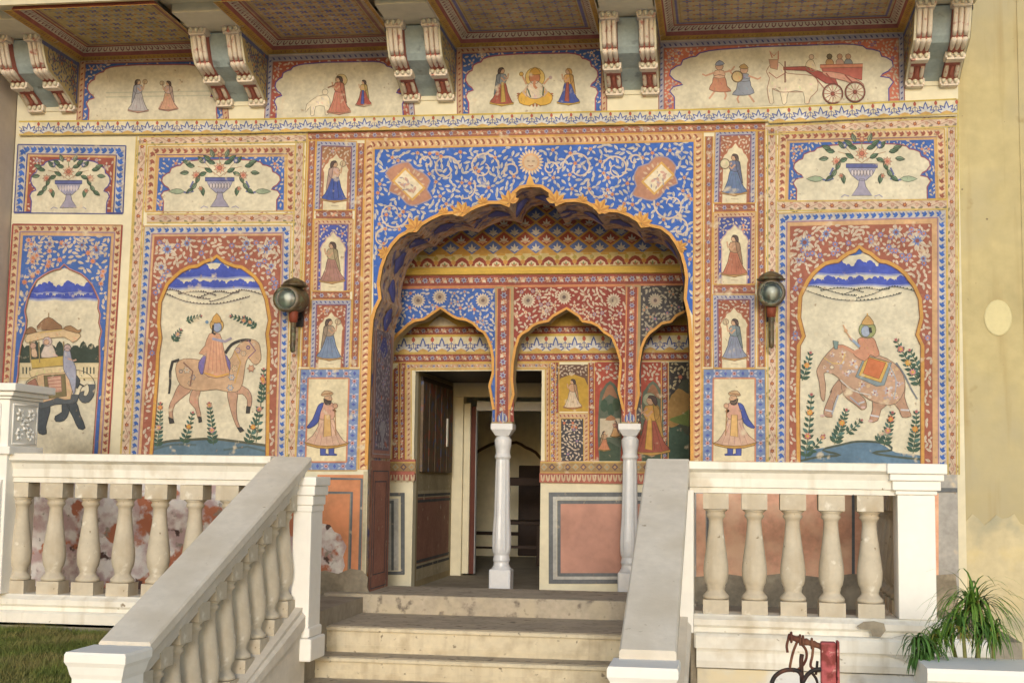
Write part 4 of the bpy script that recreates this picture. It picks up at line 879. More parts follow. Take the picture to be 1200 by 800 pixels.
for bi, (x0, x1) in enumerate(bays):
    bg_, c1, c2, c3 = bay_cols[bi]
    rings = [(0,ZS),(.045,ZS+.02),(.055,ZS+.05),(.105,ZS+.075),(.115,ZS+.085)]
    zt = ZS+.085
    # coved cornice round the bay (four mitred runs)
    def ring(i):
        o, z = rings[i]; return [(x0+o,-o,z),(x1-o,-o,z),(x1-o,YF+o,z),(x0+o,YF+o,z)]
    for nm, i0, i1, mat in (('cove_gold',0,1,M_GOLD2),('cove_fillet',1,2,M_BRACKD),('cove_scallop',2,3,M_CREAM),('cove_fillet',3,4,M_BRACKD)):
        mb = MB(); A, B = ring(i0), ring(i1)
        for j in range(4):
            k = len(mb.v); mb.v += [A[j],A[(j+1)%4],B[(j+1)%4],B[j]]; mb.f.append((k,k+1,k+2,k+3))
        mb.build(nm, mat, balc)
    P = Paint(None)
    def run(j, i0, i1):
        A, B = ring(i0), ring(i1); a, b, c, d = [Vector(v) for v in (A[j],A[(j+1)%4],B[(j+1)%4],B[j])]
        def f(s, t, l):   # s metres, t 0..1
            q = s/(b-a).length; lo = a.lerp(b, q); hi = d.lerp(c, q); p = lo.lerp(hi, t); c0 = Vector(((x0+x1)/2, YF/2, ZS-1)); return p + (c0-p).normalized()*(.002+.0008*l)
        return f, (b-a).length
    for j in (0,1,3):
        f, Ln = run(j,0,1); P.mp = f; n_ = int(Ln/.034); 
        P.poly([(0,0),(Ln,0),(Ln,1),(0,1)], (206,150,50), 0)
        for i in range(n_):
            s = (i+.5)*Ln/n_; P.poly([(s-.012,.2),(s,.85),(s+.012,.2),(s,.45)], random.choice([(170,110,50),(150,80,50),(176,120,40)]), 1)
        P.line([(0,.04),(Ln,.04)], .12, (232,222,200), 2)
        f, Ln = run(j,2,3); P.mp = f; P.poly([(0,0),(Ln,0),(Ln,1),(0,1)], (228,210,176), 0); n_ = int(Ln/.05)
        for i in range(n_):
            s = (i+.5)*Ln/n_; P.poly([(s-.018,.95),(s-.015,.4),(s,.1),(s+.015,.4),(s+.018,.95)], (130,56,66), 1); P.poly([(s-.011,.98),(s-.009,.55),(s,.35),(s+.009,.55),(s+.011,.98)], (228,206,170), 2)
    P.build('painted_cove', balc)
    mb = MB(); o = .113; mb.box(x0+o-.01,x1-o+.01,YF+o-.01,-o+.01,zt,zt+.03); sof = mb.build('soffit_panel', M_CREAM, balc)
    P = Paint(lambda x, y, l: Vector((x/100, y/100, zt-.002-.0007*l)))
    X0, X1, Y0, Y1 = (x0+o)*100, (x1-o)*100, (YF+o)*100, -o*100
    P.poly([(X0,Y0),(X1,Y0),(X1,Y1),(X0,Y1)], bg_, 0)
    P.line([(X0+2.5,Y0+2.5),(X1-2.5,Y0+2.5),(X1-2.5,Y1-2.5),(X0+2.5,Y1-2.5)], 3.2, (110,104,160) if bi > 1 else (150,96,90), 1, True)
    P.line([(X0+5,Y0+5),(X1-5,Y0+5),(X1-5,Y1-5),(X0+5,Y1-5)], .9, (190,150,70), 2, True)
    gs = 8.6; nx = int((X1-X0-12)/gs); ny = int((Y1-Y0-12)/gs); gx = (X1-X0-12)/nx; gy = (Y1-Y0-12)/ny
    for i in range(nx):
        for j in range(ny):
            cx, cy = X0+6+(i+.5)*gx, Y0+6+(j+.5)*gy
            if bi == 0 and j % 2: cx += gx*.5
            if cx > X1-7: continue
            for k in range(4): P.leaf(cx, cy, k*1.5708+.785*(bi<2), 4.0, 2.2, c1 if (i+j) % 2 else c2, 2)
            P.circ(cx, cy, 1.1, (190,120,60), 3, 6)
            P.poly([(cx+gx*.5-1.5,cy),(cx+gx*.5,cy+1.5),(cx+gx*.5+1.5,cy),(cx+gx*.5,cy-1.5)], c3, 2)
            P.poly([(cx-.8,cy+gy*.5),(cx,cy+gy*.5+.8),(cx+.8,cy+gy*.5),(cx,cy+gy*.5-.8)], (170,130,60), 2)
    P.build('painted_lattice', sof)
# bracket pairs: traced profile of the left rib of the second pair
XB = -3.86
prof = [at(px, py, X=XB) for px, py in ((277,131),(270,129),(265,122),(261,117),(257,108),(252,99),(249,93),(243,84),(238,76),(236,68),(234,55),(232.5,42),(231,30))]
prof = [(p.y, p.z) for p in prof]
prof = [(min(-.03, y), z) for y, z in prof]
ztop = ZS
def prof_y(z):
    for (a,za),(b,zb) in zip(prof, prof[1:]):
        if za <= z <= zb: return a+(b-a)*(z-za)/(zb-za)
    return prof[-1][0] if z > prof[-1][1] else prof[0][0]
pf = [(y, z) for y, z in prof if z < ztop]; pf.append((prof_y(ztop), ztop))
z_mid = at(250,94,X=XB).z; z_lob = at(238,76,X=XB).z; z_cap = at(232,38,X=XB).z; z_ft = at(262,118,X=XB).z
print('bracket', [(round(a,2),round(b,2)) for a,b in pf], z_mid, z_lob, z_cap, z_ft)
zs2 = [z for _, z in pf]
for ci, (x0, x1) in enumerate(cheeks):
    W = .132
    mb = MB(); mb.exX([(0.02,pf[0][1])] + [(y+.07,z) for y,z in pf] + [(0.02,ztop)], x0+W-.01, x1-W+.01)
    mb.build('bracket_core', M_CHAN, balc, 'grey blue channel between two bracket ribs', bev=0)
    mb = MB(); mb.box(x0+W+.002, x1-W-.002, -.012, .0, pf[0][1]-.02, pf[3][1]); mb.build('bracket_core', M_CREAM, balc)
    for ri, (a, b) in enumerate(((x0+.002, x0+W), (x1-W, x1-.002))):
        mb = MB(); mb.exX([(0.02,pf[0][1])] + pf + [(0.02,ztop)], a+.012, b-.012)
        rib = mb.build('bracket', M_BRACKD, balc, 'scrolled painted bracket rib')
        # two rounded flutes running up the rib front, in two stages, with lobed ends
        for k in (0,1,2):
            xc = a + (b-a)*(.22+.28*k)
            lo = [(xc, prof_y(z)-.004, z) for z in [z_mid+.02+(z_lob-z_mid-.01)*t/4 for t in range(5)]]
            hi = [(xc, prof_y(z)-.004, z) for z in [z_lob+.02+(z_cap-z_lob-.02)*t/6 for t in range(7)]]
            ft = [(xc, prof_y(z)-.002, z) for z in [z_ft+.01+(z_mid-z_ft-.05)*t/4 for t in range(5)]]
            mb = MB(); mb.tube(lo, [.009,.017,.020,.021,.012], 8); mb.build('flute', M_BRACK, rib)
            mb = MB(); mb.tube(hi, [.013,.018,.017,.017,.017,.018,.013], 8); mb.build('flute', M_BRACK, rib)
            mb = MB(); mb.tube(ft, [.011,.015,.015,.015,.011], 8); mb.build('flute', M_BRACKD if k == 1 else M_BRACK, rib)
        for z, hh_, pr, mt in ((z_mid,.045,.03,M_BRACK),(z_ft-.01,.05,.022,M_BRACK),(z_cap+.01,.05,.028,M_BRACK)):
            mb = MB(); y = prof_y(z); mb.box(a-.004, b+.004, y-pr, y+.08, z-hh_/2, z+hh_/2); mb.box(a+.004, b-.004, y-pr-.008, y+.05, z-hh_/2-.014, z-hh_/2)
            mb.build('bracket_collar', mt, rib, bev=.006)
            mb = MB()
            for q in range(3):
                xc = a+(b-a)*(.18+.32*q); mb.tube([(xc,y-pr-.004,z-hh_*.4),(xc,y-pr-.012,z),(xc,y-pr-.004,z+hh_*.45)], [.008,.017,.009], 7)
            mb.build('petal_row', M_CREAM, rib)
        mb = MB(); y = prof_y(z_cap+.06)
        mb.exX([(y-.005,z_cap+.035),(y-.03,z_cap+.075),(y-.05,z_cap+.085),(y-.05,ztop+.01),(y+.3,ztop+.01),(y+.3,z_cap+.035)], a-.006, b+.006); mb.build('bracket_cap', M_BRACK, rib)
    y = prof_y(ztop)
    mb = MB(); mb.box(x0-.035, x1+.035, y-.10, y+.10, ztop+.012, ztop+.075); mb.box(x0-.055, x1+.055, y-.14, YF+.0 if YF < y-.14 else y+.1, ztop+.077, ztop+.15)
    mb.box(x0+.01, x1-.01, y-.36, .0, ztop+.011, 5.02); mb.build('abacus', M_CREAM, balc, bev=.004)
    P = Paint(lambda x, z, l: Vector((x/100, y-.102-.0008*l, z/100))); zb = (ztop+.014)*100
    for k in range(int((x1-x0)*100/5)):
        xx = x0*100+2.5+5*k
        P.leaf(xx, zb+.2, 1.57, 5.4, 3.4, (206,140,120), 0, (180,110,96))
    P.build('painted_lobes', balc)
    # painted cheeks on both flanks
    for X, sx in ((x0, -1), (x1, 1)):
        if ci == 0 and sx < 0: pass
        P = Paint(lambda q, z, l, X=X, sx=sx: Vector((X+sx*(.004+.0008*l), q/100, z/100)))
        poly = [(-1,pf[0][1]*100)] + [(y_*100,z_*100) for y_,z_ in pf] + [(pf[-1][0]*100,ztop*100),(-1,ztop*100)]
        mb = MB(); mb.exX([(0.02,pf[0][1])] + pf + [(0.02,ztop)], *sorted((X-sx*.02, X+sx*.001))); mb.build('cheek', M_CREAM, balc)
        P.poly(poly, (196,170,110), 0)
        inn_ = [(q*.86-3, 455+(z-455)*.86+2) for q, z in poly]
        foliage(P, inn_, sp=3.8, L=4.2, w=2.2, cs=((96,104,130),(80,84,100)), fl=((60,70,130),(190,110,60)), l=1, flr=1.9, fr=.4)
        P.line([(-4,pf[0][1]*100+3),(-4,ztop*100-1)], 2.6, (86,94,150), 2); P.line([(-2,ztop*100-4),(pf[-1][0]*100,ztop*100-4)], 3, (86,94,150), 2); P.line([(-2,ztop*100-1),(pf[-1][0]*100-3,ztop*100-1)], 2, (206,170,90), 3)
        P.build('painted_flank', balc)

# ================================================================== INTERIOR ARCADE
FLZ = .65; YA = .95
arc = thing('inner_arcade', 'triple cusped inner arcade with two white columns inside the archway', 'arcade', (-1.3, YA, FLZ))
cR = [(664,362.5),(677,371),(682,377.5),(692,379),(700,382.5),(707,390),(716,395.5),(722,410),(726,424),(725,438),(723.5,457),(729,480),(728,497)]
cL = [(649,371),(643,377),(631,379.5),(624,383),(620,387.5),(612,392),(609,396),(605,408),(602,425),(601,445),(603,462),(598,480),(600,497)]
lR = [(516,362),(529,371),(535,374),(546,376),(554,380),(560,387),(566,390),(570,397),(574,408),(576,420),(576,437),(572,452),(577,480),(576,497)]
lL = [(503,371),(497,375),(486,377),(479,381),(473,387),(465,394),(461,400),(457,412),(455,425),(454,440),(456,462),(450,480),(450,497)]
rR = [(806,364),(820,372),(826,377),(836,380),(843,386),(851,393),(858,402),(862,415),(863,430),(861,457),(866,480),(866,497)]
rL = [(793,371),(787,378),(776,380),(769,386),(762,391),(757,398),(753,408),(750,425),(749,440),(750,462),(746,480),(748,497)]
openings = [list(reversed(lL))+lR, list(reversed(cL))+cR, list(reversed(rL))+rR]
out = [(425,497)] + openings[0] + openings[1] + openings[2] + [(900,497),(900,190),(425,190)]
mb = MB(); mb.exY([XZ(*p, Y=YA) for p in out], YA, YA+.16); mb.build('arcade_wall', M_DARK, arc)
PA = Paint(planeY(YA))
field = lambda c, p0, op, top_: None
for opn, x0_, x1_, top_, col, fls, cs in ((openings[0], 452,580,338,(34,80,180),((206,130,110),LAV),(LEAFC,(180,186,210))),(openings[1],602,733,336,(134,40,34),(LAV,(226,206,176)),(LEAFC,LEAF2)),(openings[2],751,872,334,(46,44,50),((150,140,120),(90,90,140)),((170,160,136),(130,124,110)))):
    P = Paint(planeY(YA)); yb = 494
    ff = [p for p in opn if p[1] < 492]
    reg = [(x0_,top_),(x1_,top_-1),(x1_,yb)] + [(ff[-1][0],yb)] + list(reversed(ff)) + [(ff[0][0],yb)] + [(x0_,yb)]
    P.poly(reg, col, 1, 0); P.line([(x0_,top_),(x1_,top_-1)], 1.6, (206,120,80), 4)
    cx = sum(p[0] for p in opn)/len(opn); hl = [[(x+9.5*math.cos(k*.52),y+9.5*math.sin(k*.52)) for k in range(12)] for x, y in ((x0_+ (17 if x0_>500 else 38),352),(x1_-14,352),(cx,348))]
    foliage(P, reg, hl, sp=5.2, L=6, w=2.9, cs=cs, fl=fls, l=2, flr=2.6, fr=.2)
    for h in hl:
        hx = sum(q[0] for q in h)/12; hy = sum(q[1] for q in h)/12
        for k in range(16): P.leaf(hx+4*math.cos(k*.3927), hy+4*math.sin(k*.3927), k*.3927, 5, 2.6, cs[0], 3)
        P.circ(hx, hy, 5, (170,150,130), 4, 12); P.circ(hx, hy, 2.2, (90,70,70), 5, 8)
    P.build('painted_spandrel', arc)
    mb = MB(); e = [at(*p, Y=YA-.02) for p in ff]; eo = [at(*p, Y=YA-.02) for p in offs(ff, 3)]
    for i in range(len(ff)-1):
        k = len(mb.v); mb.v += [tuple(e[i]),tuple(e[i+1]),tuple(eo[i+1]),tuple(eo[i])] + [(p.x,YA+.003,p.z) for p in (e[i],e[i+1],eo[i+1],eo[i])]
        mb.f += [(k,k+1,k+2,k+3),(k,k+4,k+5,k+1),(k+3,k+2,k+6,k+7)]
    mb.build('arch_moulding', M_GOLD, arc)
P = Paint(planeY(YA))
for A,B,w_ in (((430,329.5),(900,325),14),((590.5,338),(588.5,494),15),((741,336),(738,494),13)):
    dx,dy = B[0]-A[0],B[1]-A[1]; q = math.hypot(dx,dy); nx,ny = -dy/q*w_/2, dx/q*w_/2
    P.poly([(A[0]-nx,A[1]-ny),(B[0]-nx,B[1]-ny),(B[0]+nx,B[1]+ny),(A[0]+nx,A[1]+ny)], BG['vineS'], 6); strip(P, A, B, w_-4, 'vineS', 15, 8)
    for sg in (-1,1): P.line([(A[0]+sg*nx,A[1]+sg*ny),(B[0]+sg*nx,B[1]+sg*ny)], 1.5, (206,130,80), 11)
for cx in (588.5,738): 
    for k in (-1,0,1): P.leaf(cx+k*4, 495, -1.57, 14-4*abs(k), 5, (70,84,160), 12, (200,200,190))
P.build('painted_border', arc)
# projecting cornice: cream torus below a scalloped frieze, then the diamond lattice
zc = lambda y: XZ(640, y, YA)[1]
mb = MB(); mb.exX([(YA,zc(322)),(YA-.03,zc(321)),(YA-.04,zc(317.5)),(YA-.03,zc(314)),(YA-.015,zc(313)),(YA,zc(312))], XZ(425,320,YA)[0], XZ(900,320,YA)[0]); mb.build('cornice', M_GOLD2, arc)
P = Paint(planeY(YA-.012)); P.poly([(425,300),(900,292.5),(900,310),(425,316)], (212,190,120), 0)
n_ = 21; 
for i in range(n_):
    x = 440+i*20.3; y = 315.5-(x-425)*.0126
    P.line([(x,y-15),(x+10,y-15)], 2, (206,150,50), 1)
    P.poly([(x-9.4,y-2),(x-8,y-7),(x-4,y-11),(x,y-12.4),(x+4,y-11),(x+8,y-7),(x+9.4,y-2)], (138,44,34), 2)
    P.poly([(x-6,y-1),(x-5,y-5),(x,y-8),(x+5,y-5),(x+6,y-1)], (230,214,176), 3)
    P.leaf(x,y-1,-1.57,5.5,3,(120,130,80),4); P.leaf(x,y-1,-.8,5,2.4,(190,110,70),4); P.leaf(x,y-1,-2.3,5,2.4,(190,110,70),4)
    P.circ(x+10.1,y-6.5,2.8,(206,140,60),3,8); P.circ(x+10.1,y-11.5,2.6,(170,150,60),3,8)
    P.line([(x-10,y-.3),(x+10,y-.5)], 1.6, (206,170,90), 5)
P.build('scallop_frieze', arc)
P = Paint(planeY(YA)); P.poly([(425,190),(900,190),(900,296),(425,303)], (206,150,60), 1)
dxx, dyy = 25.0, 19.2
for j in range(0, 12):
    for i in range(20):
        cx = 428 + i*dxx + (j % 2)*dxx/2; cy = 289 - j*dyy/2 - (cx-640)*.012
        cc = (150,56,40) if j % 2 else (70,96,176)
        q = [(cx-10.8,cy),(cx,cy-8.0),(cx+10.8,cy),(cx,cy+8.0)]
        if cy+8 > 300: q = [(x,min(y,300)) for x,y in q]
        P.poly(q, cc, 2)
        for a in (-1.57,-.75,-2.4,0,3.14): P.leaf(cx, cy+3, a, 7.5 if a==-1.57 else 6, 2.5, (220,212,192), 3)
        P.poly([(cx-5,cy+2.4),(cx,cy+6),(cx+5,cy+2.4)], (214,206,190) if j % 2 == 0 else (206,150,110), 4)
P.build('diamond_lattice', arc)
# columns
for (px, lab) in ((588.5,'white fluted column left in the arcade'),(738,'white fluted column right in the arcade')):
    cx = XZ(px,600,YA+.08)[0]; zt = XZ(px,496,YA)[1]; H = zt-FLZ; cy = YA+.075
    root = bpy.data.objects.new('column', None); COL.objects.link(root); root.parent = arc; root.location = -Vector(arc.location) + Vector((cx,cy,FLZ)); root['label'] = lab
    mb = MB(); mb.box(cx-.088,cx+.088,cy-.088,cy+.088,FLZ,FLZ+.20); mb.build('base', M_MARBLE, root, bev=.012)
    rs = [(.082,.20),(.066,.225),(.062,.25),(.07,.27),(.066,.29),(.062,.31),(.07,.33),(.076,.36),(.078,.44),(.072,.54),(.066,.62),(.058,1.05),(.056,1.08),(.068,1.10),(.058,1.13),(.06,1.16),(.068,1.20),(.07,1.24),(.05,1.27)]
    sc = (H-.10)/1.27; mb = MB(); n_ = 24
    k0 = len(mb.v)
    for r, z in rs:
        for i in range(n_):
            a = 2*math.pi*i/n_; rr = r*(1-.07*(i % 3 == 0)) if .33 < z < 1.09 else r
            mb.v.append((cx+rr*math.cos(a), cy+rr*math.sin(a), FLZ+z*sc))
    for j in range(len(rs)-1):
        for i in range(n_):
            i2 = (i+1) % n_; mb.f.append((k0+j*n_+i,k0+j*n_+i2,k0+(j+1)*n_+i2,k0+(j+1)*n_+i))
    mb.build('shaft', M_MARBLE, root)
    mb = MB(); mb.prism([(cx-.055,cy-.055,zt-.10),(cx+.055,cy-.055,zt-.10),(cx+.055,cy+.055,zt-.10),(cx-.055,cy+.055,zt-.10)], [(cx-.086,cy-.086,zt-.05),(cx+.086,cy-.086,zt-.05),(cx+.086,cy+.086,zt-.05),(cx-.086,cy+.086,zt-.05)]); mb.box(cx-.09,cx+.09,cy-.09,cy+.09,zt-.05,zt); mb.build('capital', M_MARBLE, root, bev=.004)

# ================================================================== VESTIBULE BACK WALL
YB = 1.3
back = thing('vestibule_wall', 'rear vestibule wall with doorway, painted niches and pink dado', 'wall', (-1.3, YB, FLZ))
xd0, xd1, zd = -2.595, -1.513, 2.483
mb = MB(); mb.exY([(-3.3,.5),(xd0,.5),(xd0,zd),(xd1,zd),(xd1,.5),(.4,.5),(.4,4.2),(-3.3,4.2)], YB, YB+.12); mb.build('wall', M_CREAM, back)
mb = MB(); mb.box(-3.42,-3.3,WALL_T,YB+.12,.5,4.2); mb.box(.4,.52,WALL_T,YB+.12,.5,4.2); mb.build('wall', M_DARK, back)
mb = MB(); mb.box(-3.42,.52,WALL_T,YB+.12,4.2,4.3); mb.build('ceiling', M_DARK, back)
P = Paint(planeY(YB)); W2 = lambda y, k=0: y
P.poly([(440,340),(840,336),(840,384),(440,392)], (206,160,60), 0)
P.poly(smooth([(502,386),(508,376),(515,371),(524,374),(530,378),(536,384)],2), (228,216,190), 2)
P.poly(smooth([(650,386),(655,378),(662,371),(672,377),(680,385)],2), (214,176,70), 2)
for y0,y1,kind,w_,per in ((388,385,'vineS',9,16),(420,417,'vineS',9,15)):
    P.poly([(440,y0-5),(840,y1-5),(840,y1+5),(440,y0+5)], BG[kind], 2); strip(P, (440,y0),(840,y1), w_-1, kind, per, 3)
    for s_ in (-5,5): P.line([(440,y0+s_),(840,y1+s_)], 1.2, (206,160,70), 6)
P.build('painted_border', back)
P = Paint(planeY(YB-.002)); lotus(P, (440,394),(840,391), 20, 22.5, 3); P.build('lotus_frieze', back)
P = Paint(planeY(YB))
frame(P, quad(467,425,655,424,655,548,467,548), 8, 'vineS', 'tlr', 15, 1, (206,160,70), 1.2)
frame(P, quad(476,426,645,425,645,548,476,548), 6, 'zigO', 'tlr', 6, 1, (206,170,80), 1.3)
P.line([(486,433),(637,432)], 4, (226,214,180), 3); P.line([(440,425),(467,425),(467,548)], 1.2, (206,160,70), 5)
frame(P, quad(440,424,470,424,468,548,440,548), 9, 'vineS', 'r', 15, 1, (206,160,70), 1.2)
P.build('door_border', back)
# painted panels right of the door
def pborder(A, B, w_, kind, per=13):
    dx,dy = B[0]-A[0],B[1]-A[1]; q = math.hypot(dx,dy); nx,ny = -dy/q*w_/2, dx/q*w_/2
    P.poly([(A[0]-nx,A[1]-ny),(B[0]-nx,B[1]-ny),(B[0]+nx,B[1]+ny),(A[0]+nx,A[1]+ny)], BG[kind], 2); strip(P, A, B, w_-1.5, kind, per, 3)
    for sg in (-1,1): P.line([(A[0]+sg*nx,A[1]+sg*ny),(B[0]+sg*nx,B[1]+sg*ny)], 1.1, (206,150,70), 6)
P = Paint(planeY(YB))
pborder((647,425),(647,540),8,'vineS'); pborder((693,425),(693,540),7,'vineS'); pborder((779,425),(779,540),8,'vineS')
frame(P, quad(651,484,690,484,690,540,651,540), 6, 'zigO', 'tlr', 5, 2, (206,160,70), 1)
P.poly([(657,490),(684,490),(684,540),(657,540)], (40,40,50), 2); foliage(P, [(657,490),(684,490),(684,540),(657,540)], sp=4.2, L=4.6, w=2.2, fl=((190,100,70),(90,100,160)), l=3, flr=2.2, fr=.25)
P.build('painted_border', back)
P = Paint(planeY(YB)); P.poly([(652,427),(689,427),(689,482),(652,482)], (196,150,40), 1)
P.poly([(652,427),(689,427),(689,452),(685,443),(671,438),(657,443),(652,452)], (90,60,50), 3); foliage(P, [(652,427),(689,427),(689,440),(652,440)], sp=4, L=4, w=2, l=4)
pn = P.build('mural_panel', back, 'yellow niche painting of a small dancing figure'); P = Fig(planeY(YB)); lady(P, 671, 479, 36, -1, (214,190,160), (200,150,110), (190,120,70), 5); P.build('painted_figure', pn)
P = Paint(planeY(YB)); P.poly([(697,424),(775,424),(775,540),(697,540)], (160,52,38), 1)
for x0_ in (702,752):
    op = smooth([(x0_,540),(x0_,470),(x0_+4,456),(x0_+13,446),(x0_+22,456),(x0_+25,470),(x0_+25,540)],2)
    P.poly([(x,min(y,540)) for x,y in op], (70,84,70), 3)
    P.poly([(x0_+1,540),(x0_+1,522),(x0_+12,517),(x0_+24,524),(x0_+24,540)], (40,60,44), 5)
    P.poly(smooth([(x0_+3,470),(x0_+8,456),(x0_+13,450),(x0_+18,456),(x0_+22,468),(x0_+12,462)],2), (140,90,60), 5)
foliage(P, [(697,425),(728,425),(728,447),(714,442),(702,450),(697,460)], sp=5, L=6, w=3, l=4, fl=(LAV,)); foliage(P, [(748,425),(775,425),(775,460),(765,444),(752,446)], sp=5, L=6, w=3, l=4, fl=(LAV,))
for x,y,c in ((708,475,(34,60,44)),(716,480,(34,60,44)),(722,474,(44,66,44))):
    P.circ(x,y,4.5,c,5,8,8)
P.poly([(703,490),(727,490),(727,512),(703,512)], (200,186,160), 6); P.poly(smooth([(709,492),(716,486),(722,492)],2), (150,96,60), 7)
nich = P.build('mural_panel', back, 'red framed niche painting of a garden court')
P = Fig(planeY(YB)); lady(P, 763, 533, 72, -1, (150,64,50), (206,150,64), (190,140,60), 7, trim=(206,150,60)); P.circ(761,468,8,(150,160,130),6,14); P.build('painted_figure', nich)
P = Fig(planeY(YB)); lady(P, 708, 528, 24, 1, (200,120,80), (190,150,110), (190,140,60), 7); P.build('painted_figure', nich)
P = Fig(planeY(YB)); lady(P, 721, 512, 20, -1, (206,150,90), (150,90,80), (190,140,60), 8); P.build('painted_figure', nich)
P = Paint(planeY(YB)); P.poly([(784,424),(840,424),(840,540),(784,540)], (50,58,46), 1)
P.poly(smooth([(784,470),(795,455),(810,462),(830,450),(840,470),(840,490),(815,480),(800,494),(784,500)],3), (150,110,50), 2); P.poly(smooth([(784,492),(800,485),(815,475),(840,480),(840,505),(810,500)],3), (84,104,40), 3)
P.poly(smooth([(784,540),(784,505),(796,500),(806,510),(822,500),(840,512),(840,540)],3), (36,64,52), 4); P.poly([(784,425),(840,425),(840,440),(800,445),(790,460),(784,465)], (34,32,36), 5)
foliage(P, [(784,425),(840,425),(840,440),(800,445),(790,460),(784,465)], sp=5, L=6, w=3, cs=((190,180,140),(150,130,90)), l=6, fl=((190,100,80),))
P.build('mural_panel', back, 'dark green landscape painting')
# lozenge band and petal row moulding
for (xa, xb) in ((440,487),(633,845)):
    mb = MB(); a = XZ(xa,541,YB); b = XZ(xb,541,YB); z1, z0 = XZ(640,540,YB)[1], XZ(640,565,YB)[1]; zm = z0+(z1-z0)*.42
    mb.exX([(YB+.02,z1),(YB-.012,z1),(YB-.012,zm+.004),(YB-.035,zm),(YB-.03,z0),(YB+.02,z0)], a[0], b[0]); mb.build('dado_moulding', M_BRACKD, back)
    P = Paint(planeY(YB-.016)); P.poly([(xa,541),(xb,541),(xb,553),(xa,553)], (150,116,70), 0)
    n_ = int((xb-xa)/9)
    for i in range(n_):
        x = xa+(i+.5)*(xb-xa)/n_; P.poly([(x-4,547),(x,542.6),(x+4,547),(x,551.4)], (90,66,70) if i % 2 else (160,150,120), 1); P.poly([(x-2,547),(x,545),(x+2,547),(x,549)], (190,140,80), 2)
    P.line([(xa,541.5),(xb,541.5)], 1.5, (206,170,80), 3); P.line([(xa,553.5),(xb,553.5)], 1.5, (206,160,80), 3); P.build('lozenge_band', back)
    P = Paint(planeY(YB-.037)); n_ = int((xb-xa)/6)
    for i in range(n_):
        x = xa+(i+.5)*(xb-xa)/n_; P.poly([(x-2.6,556),(x+2.6,556),(x+2,562),(x,564.6),(x-2,562)], (206,176,140), 0); P.poly([(x-1,556),(x+1,556),(x,561)], (140,60,50), 1)
    P.build('petal_row', back)
slab('dado_panel', [(x,y) for x,y in quad(655,587,850,587,850,674,655,674)], YB-.006, .005, M_DPINK, 'pink terracotta dado panel', back)
P = Paint(planeY(YB-.003)); 
for x0_,y0_,x1_,y1_ in ((643,579,860,681),): P.line([(x0_,y0_),(x1_,y0_)],5,SL,1); P.line([(x0_,y1_),(x1_,y1_)],5,SL,1); P.line([(x0_+2.5,y0_),(x0_+2.5,y1_)],5,SL,1)
P.line([(648,583.5),(860,583.5)],4,(190,190,184),0); P.line([(650,581),(650,681)],5,(190,190,184),0); P.line([(650,677),(860,677)],4,(190,190,184),0)
P.line([(654,588),(860,588)],4,SL,2); P.line([(655,586),(655,675)],4,SL,2); P.line([(653,673),(860,673)],4,SL,2)
P.line([(440,579),(474,579)],4,SL,1); P.line([(472,577),(472,672)],4.6,SL,1); P.line([(440,671),(474,671)],4,SL,1); P.poly([(440,584),(467,584),(467,668),(440,668)],(196,196,190),0)
P.line([(440,588),(461,588)],3,SL,2); P.line([(460,586),(460,668)],3,SL,2)
P.build('dado_lines', back)

# ---- passage and room beyond the doorway
room = thing('passage_room', 'dim passage and room seen through the doorway', 'room', (-2.05, 2.2, FLZ))
Y1 = YB+.12; Y2 = 2.95; Y3 = 6.2
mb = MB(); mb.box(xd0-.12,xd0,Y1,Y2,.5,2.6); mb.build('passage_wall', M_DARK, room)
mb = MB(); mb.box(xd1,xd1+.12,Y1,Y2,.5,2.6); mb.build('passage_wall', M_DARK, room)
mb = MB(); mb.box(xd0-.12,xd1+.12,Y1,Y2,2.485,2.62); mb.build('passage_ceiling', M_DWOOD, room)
P = Paint(lambda y, z, l: Vector((xd0+.004+.0008*l, y/100, z/100)))
P.poly([(146,70),(290,70),(290,146),(146,146)], (190,176,140), 0); P.poly([(146,84),(282,84),(282,140),(146,140)], (136,84,68), 1)
for a in (81,86,137,142): P.line([(146,a),(286,a)], 2.4, (50,54,60), 2)
P.poly([(146,146),(290,146),(290,160),(146,160)], (160,146,112), 0)
P.build('painted_dado', room)
for i, (a, b) in enumerate(((1.50,1.74),(1.76,2.0),(2.02,2.26),(2.28,2.52),(2.54,2.80))):
    mb = MB(); mb.box(xd0+.004,xd0+.03,a,b,1.62,2.40); mb.build('shutter_board', M_WOODP, room, bev=.004)
mb = MB(); mb.box(xd0+.005,xd0+.022,1.5,2.8,2.402,2.44); mb.build('passage_rail', M_DWOOD, room)
mb = MB(); mb.box(xd0+.032,xd0+.04,2.50,2.56,1.86,2.12); mb.build('switch_plate', M_WHITE, room)
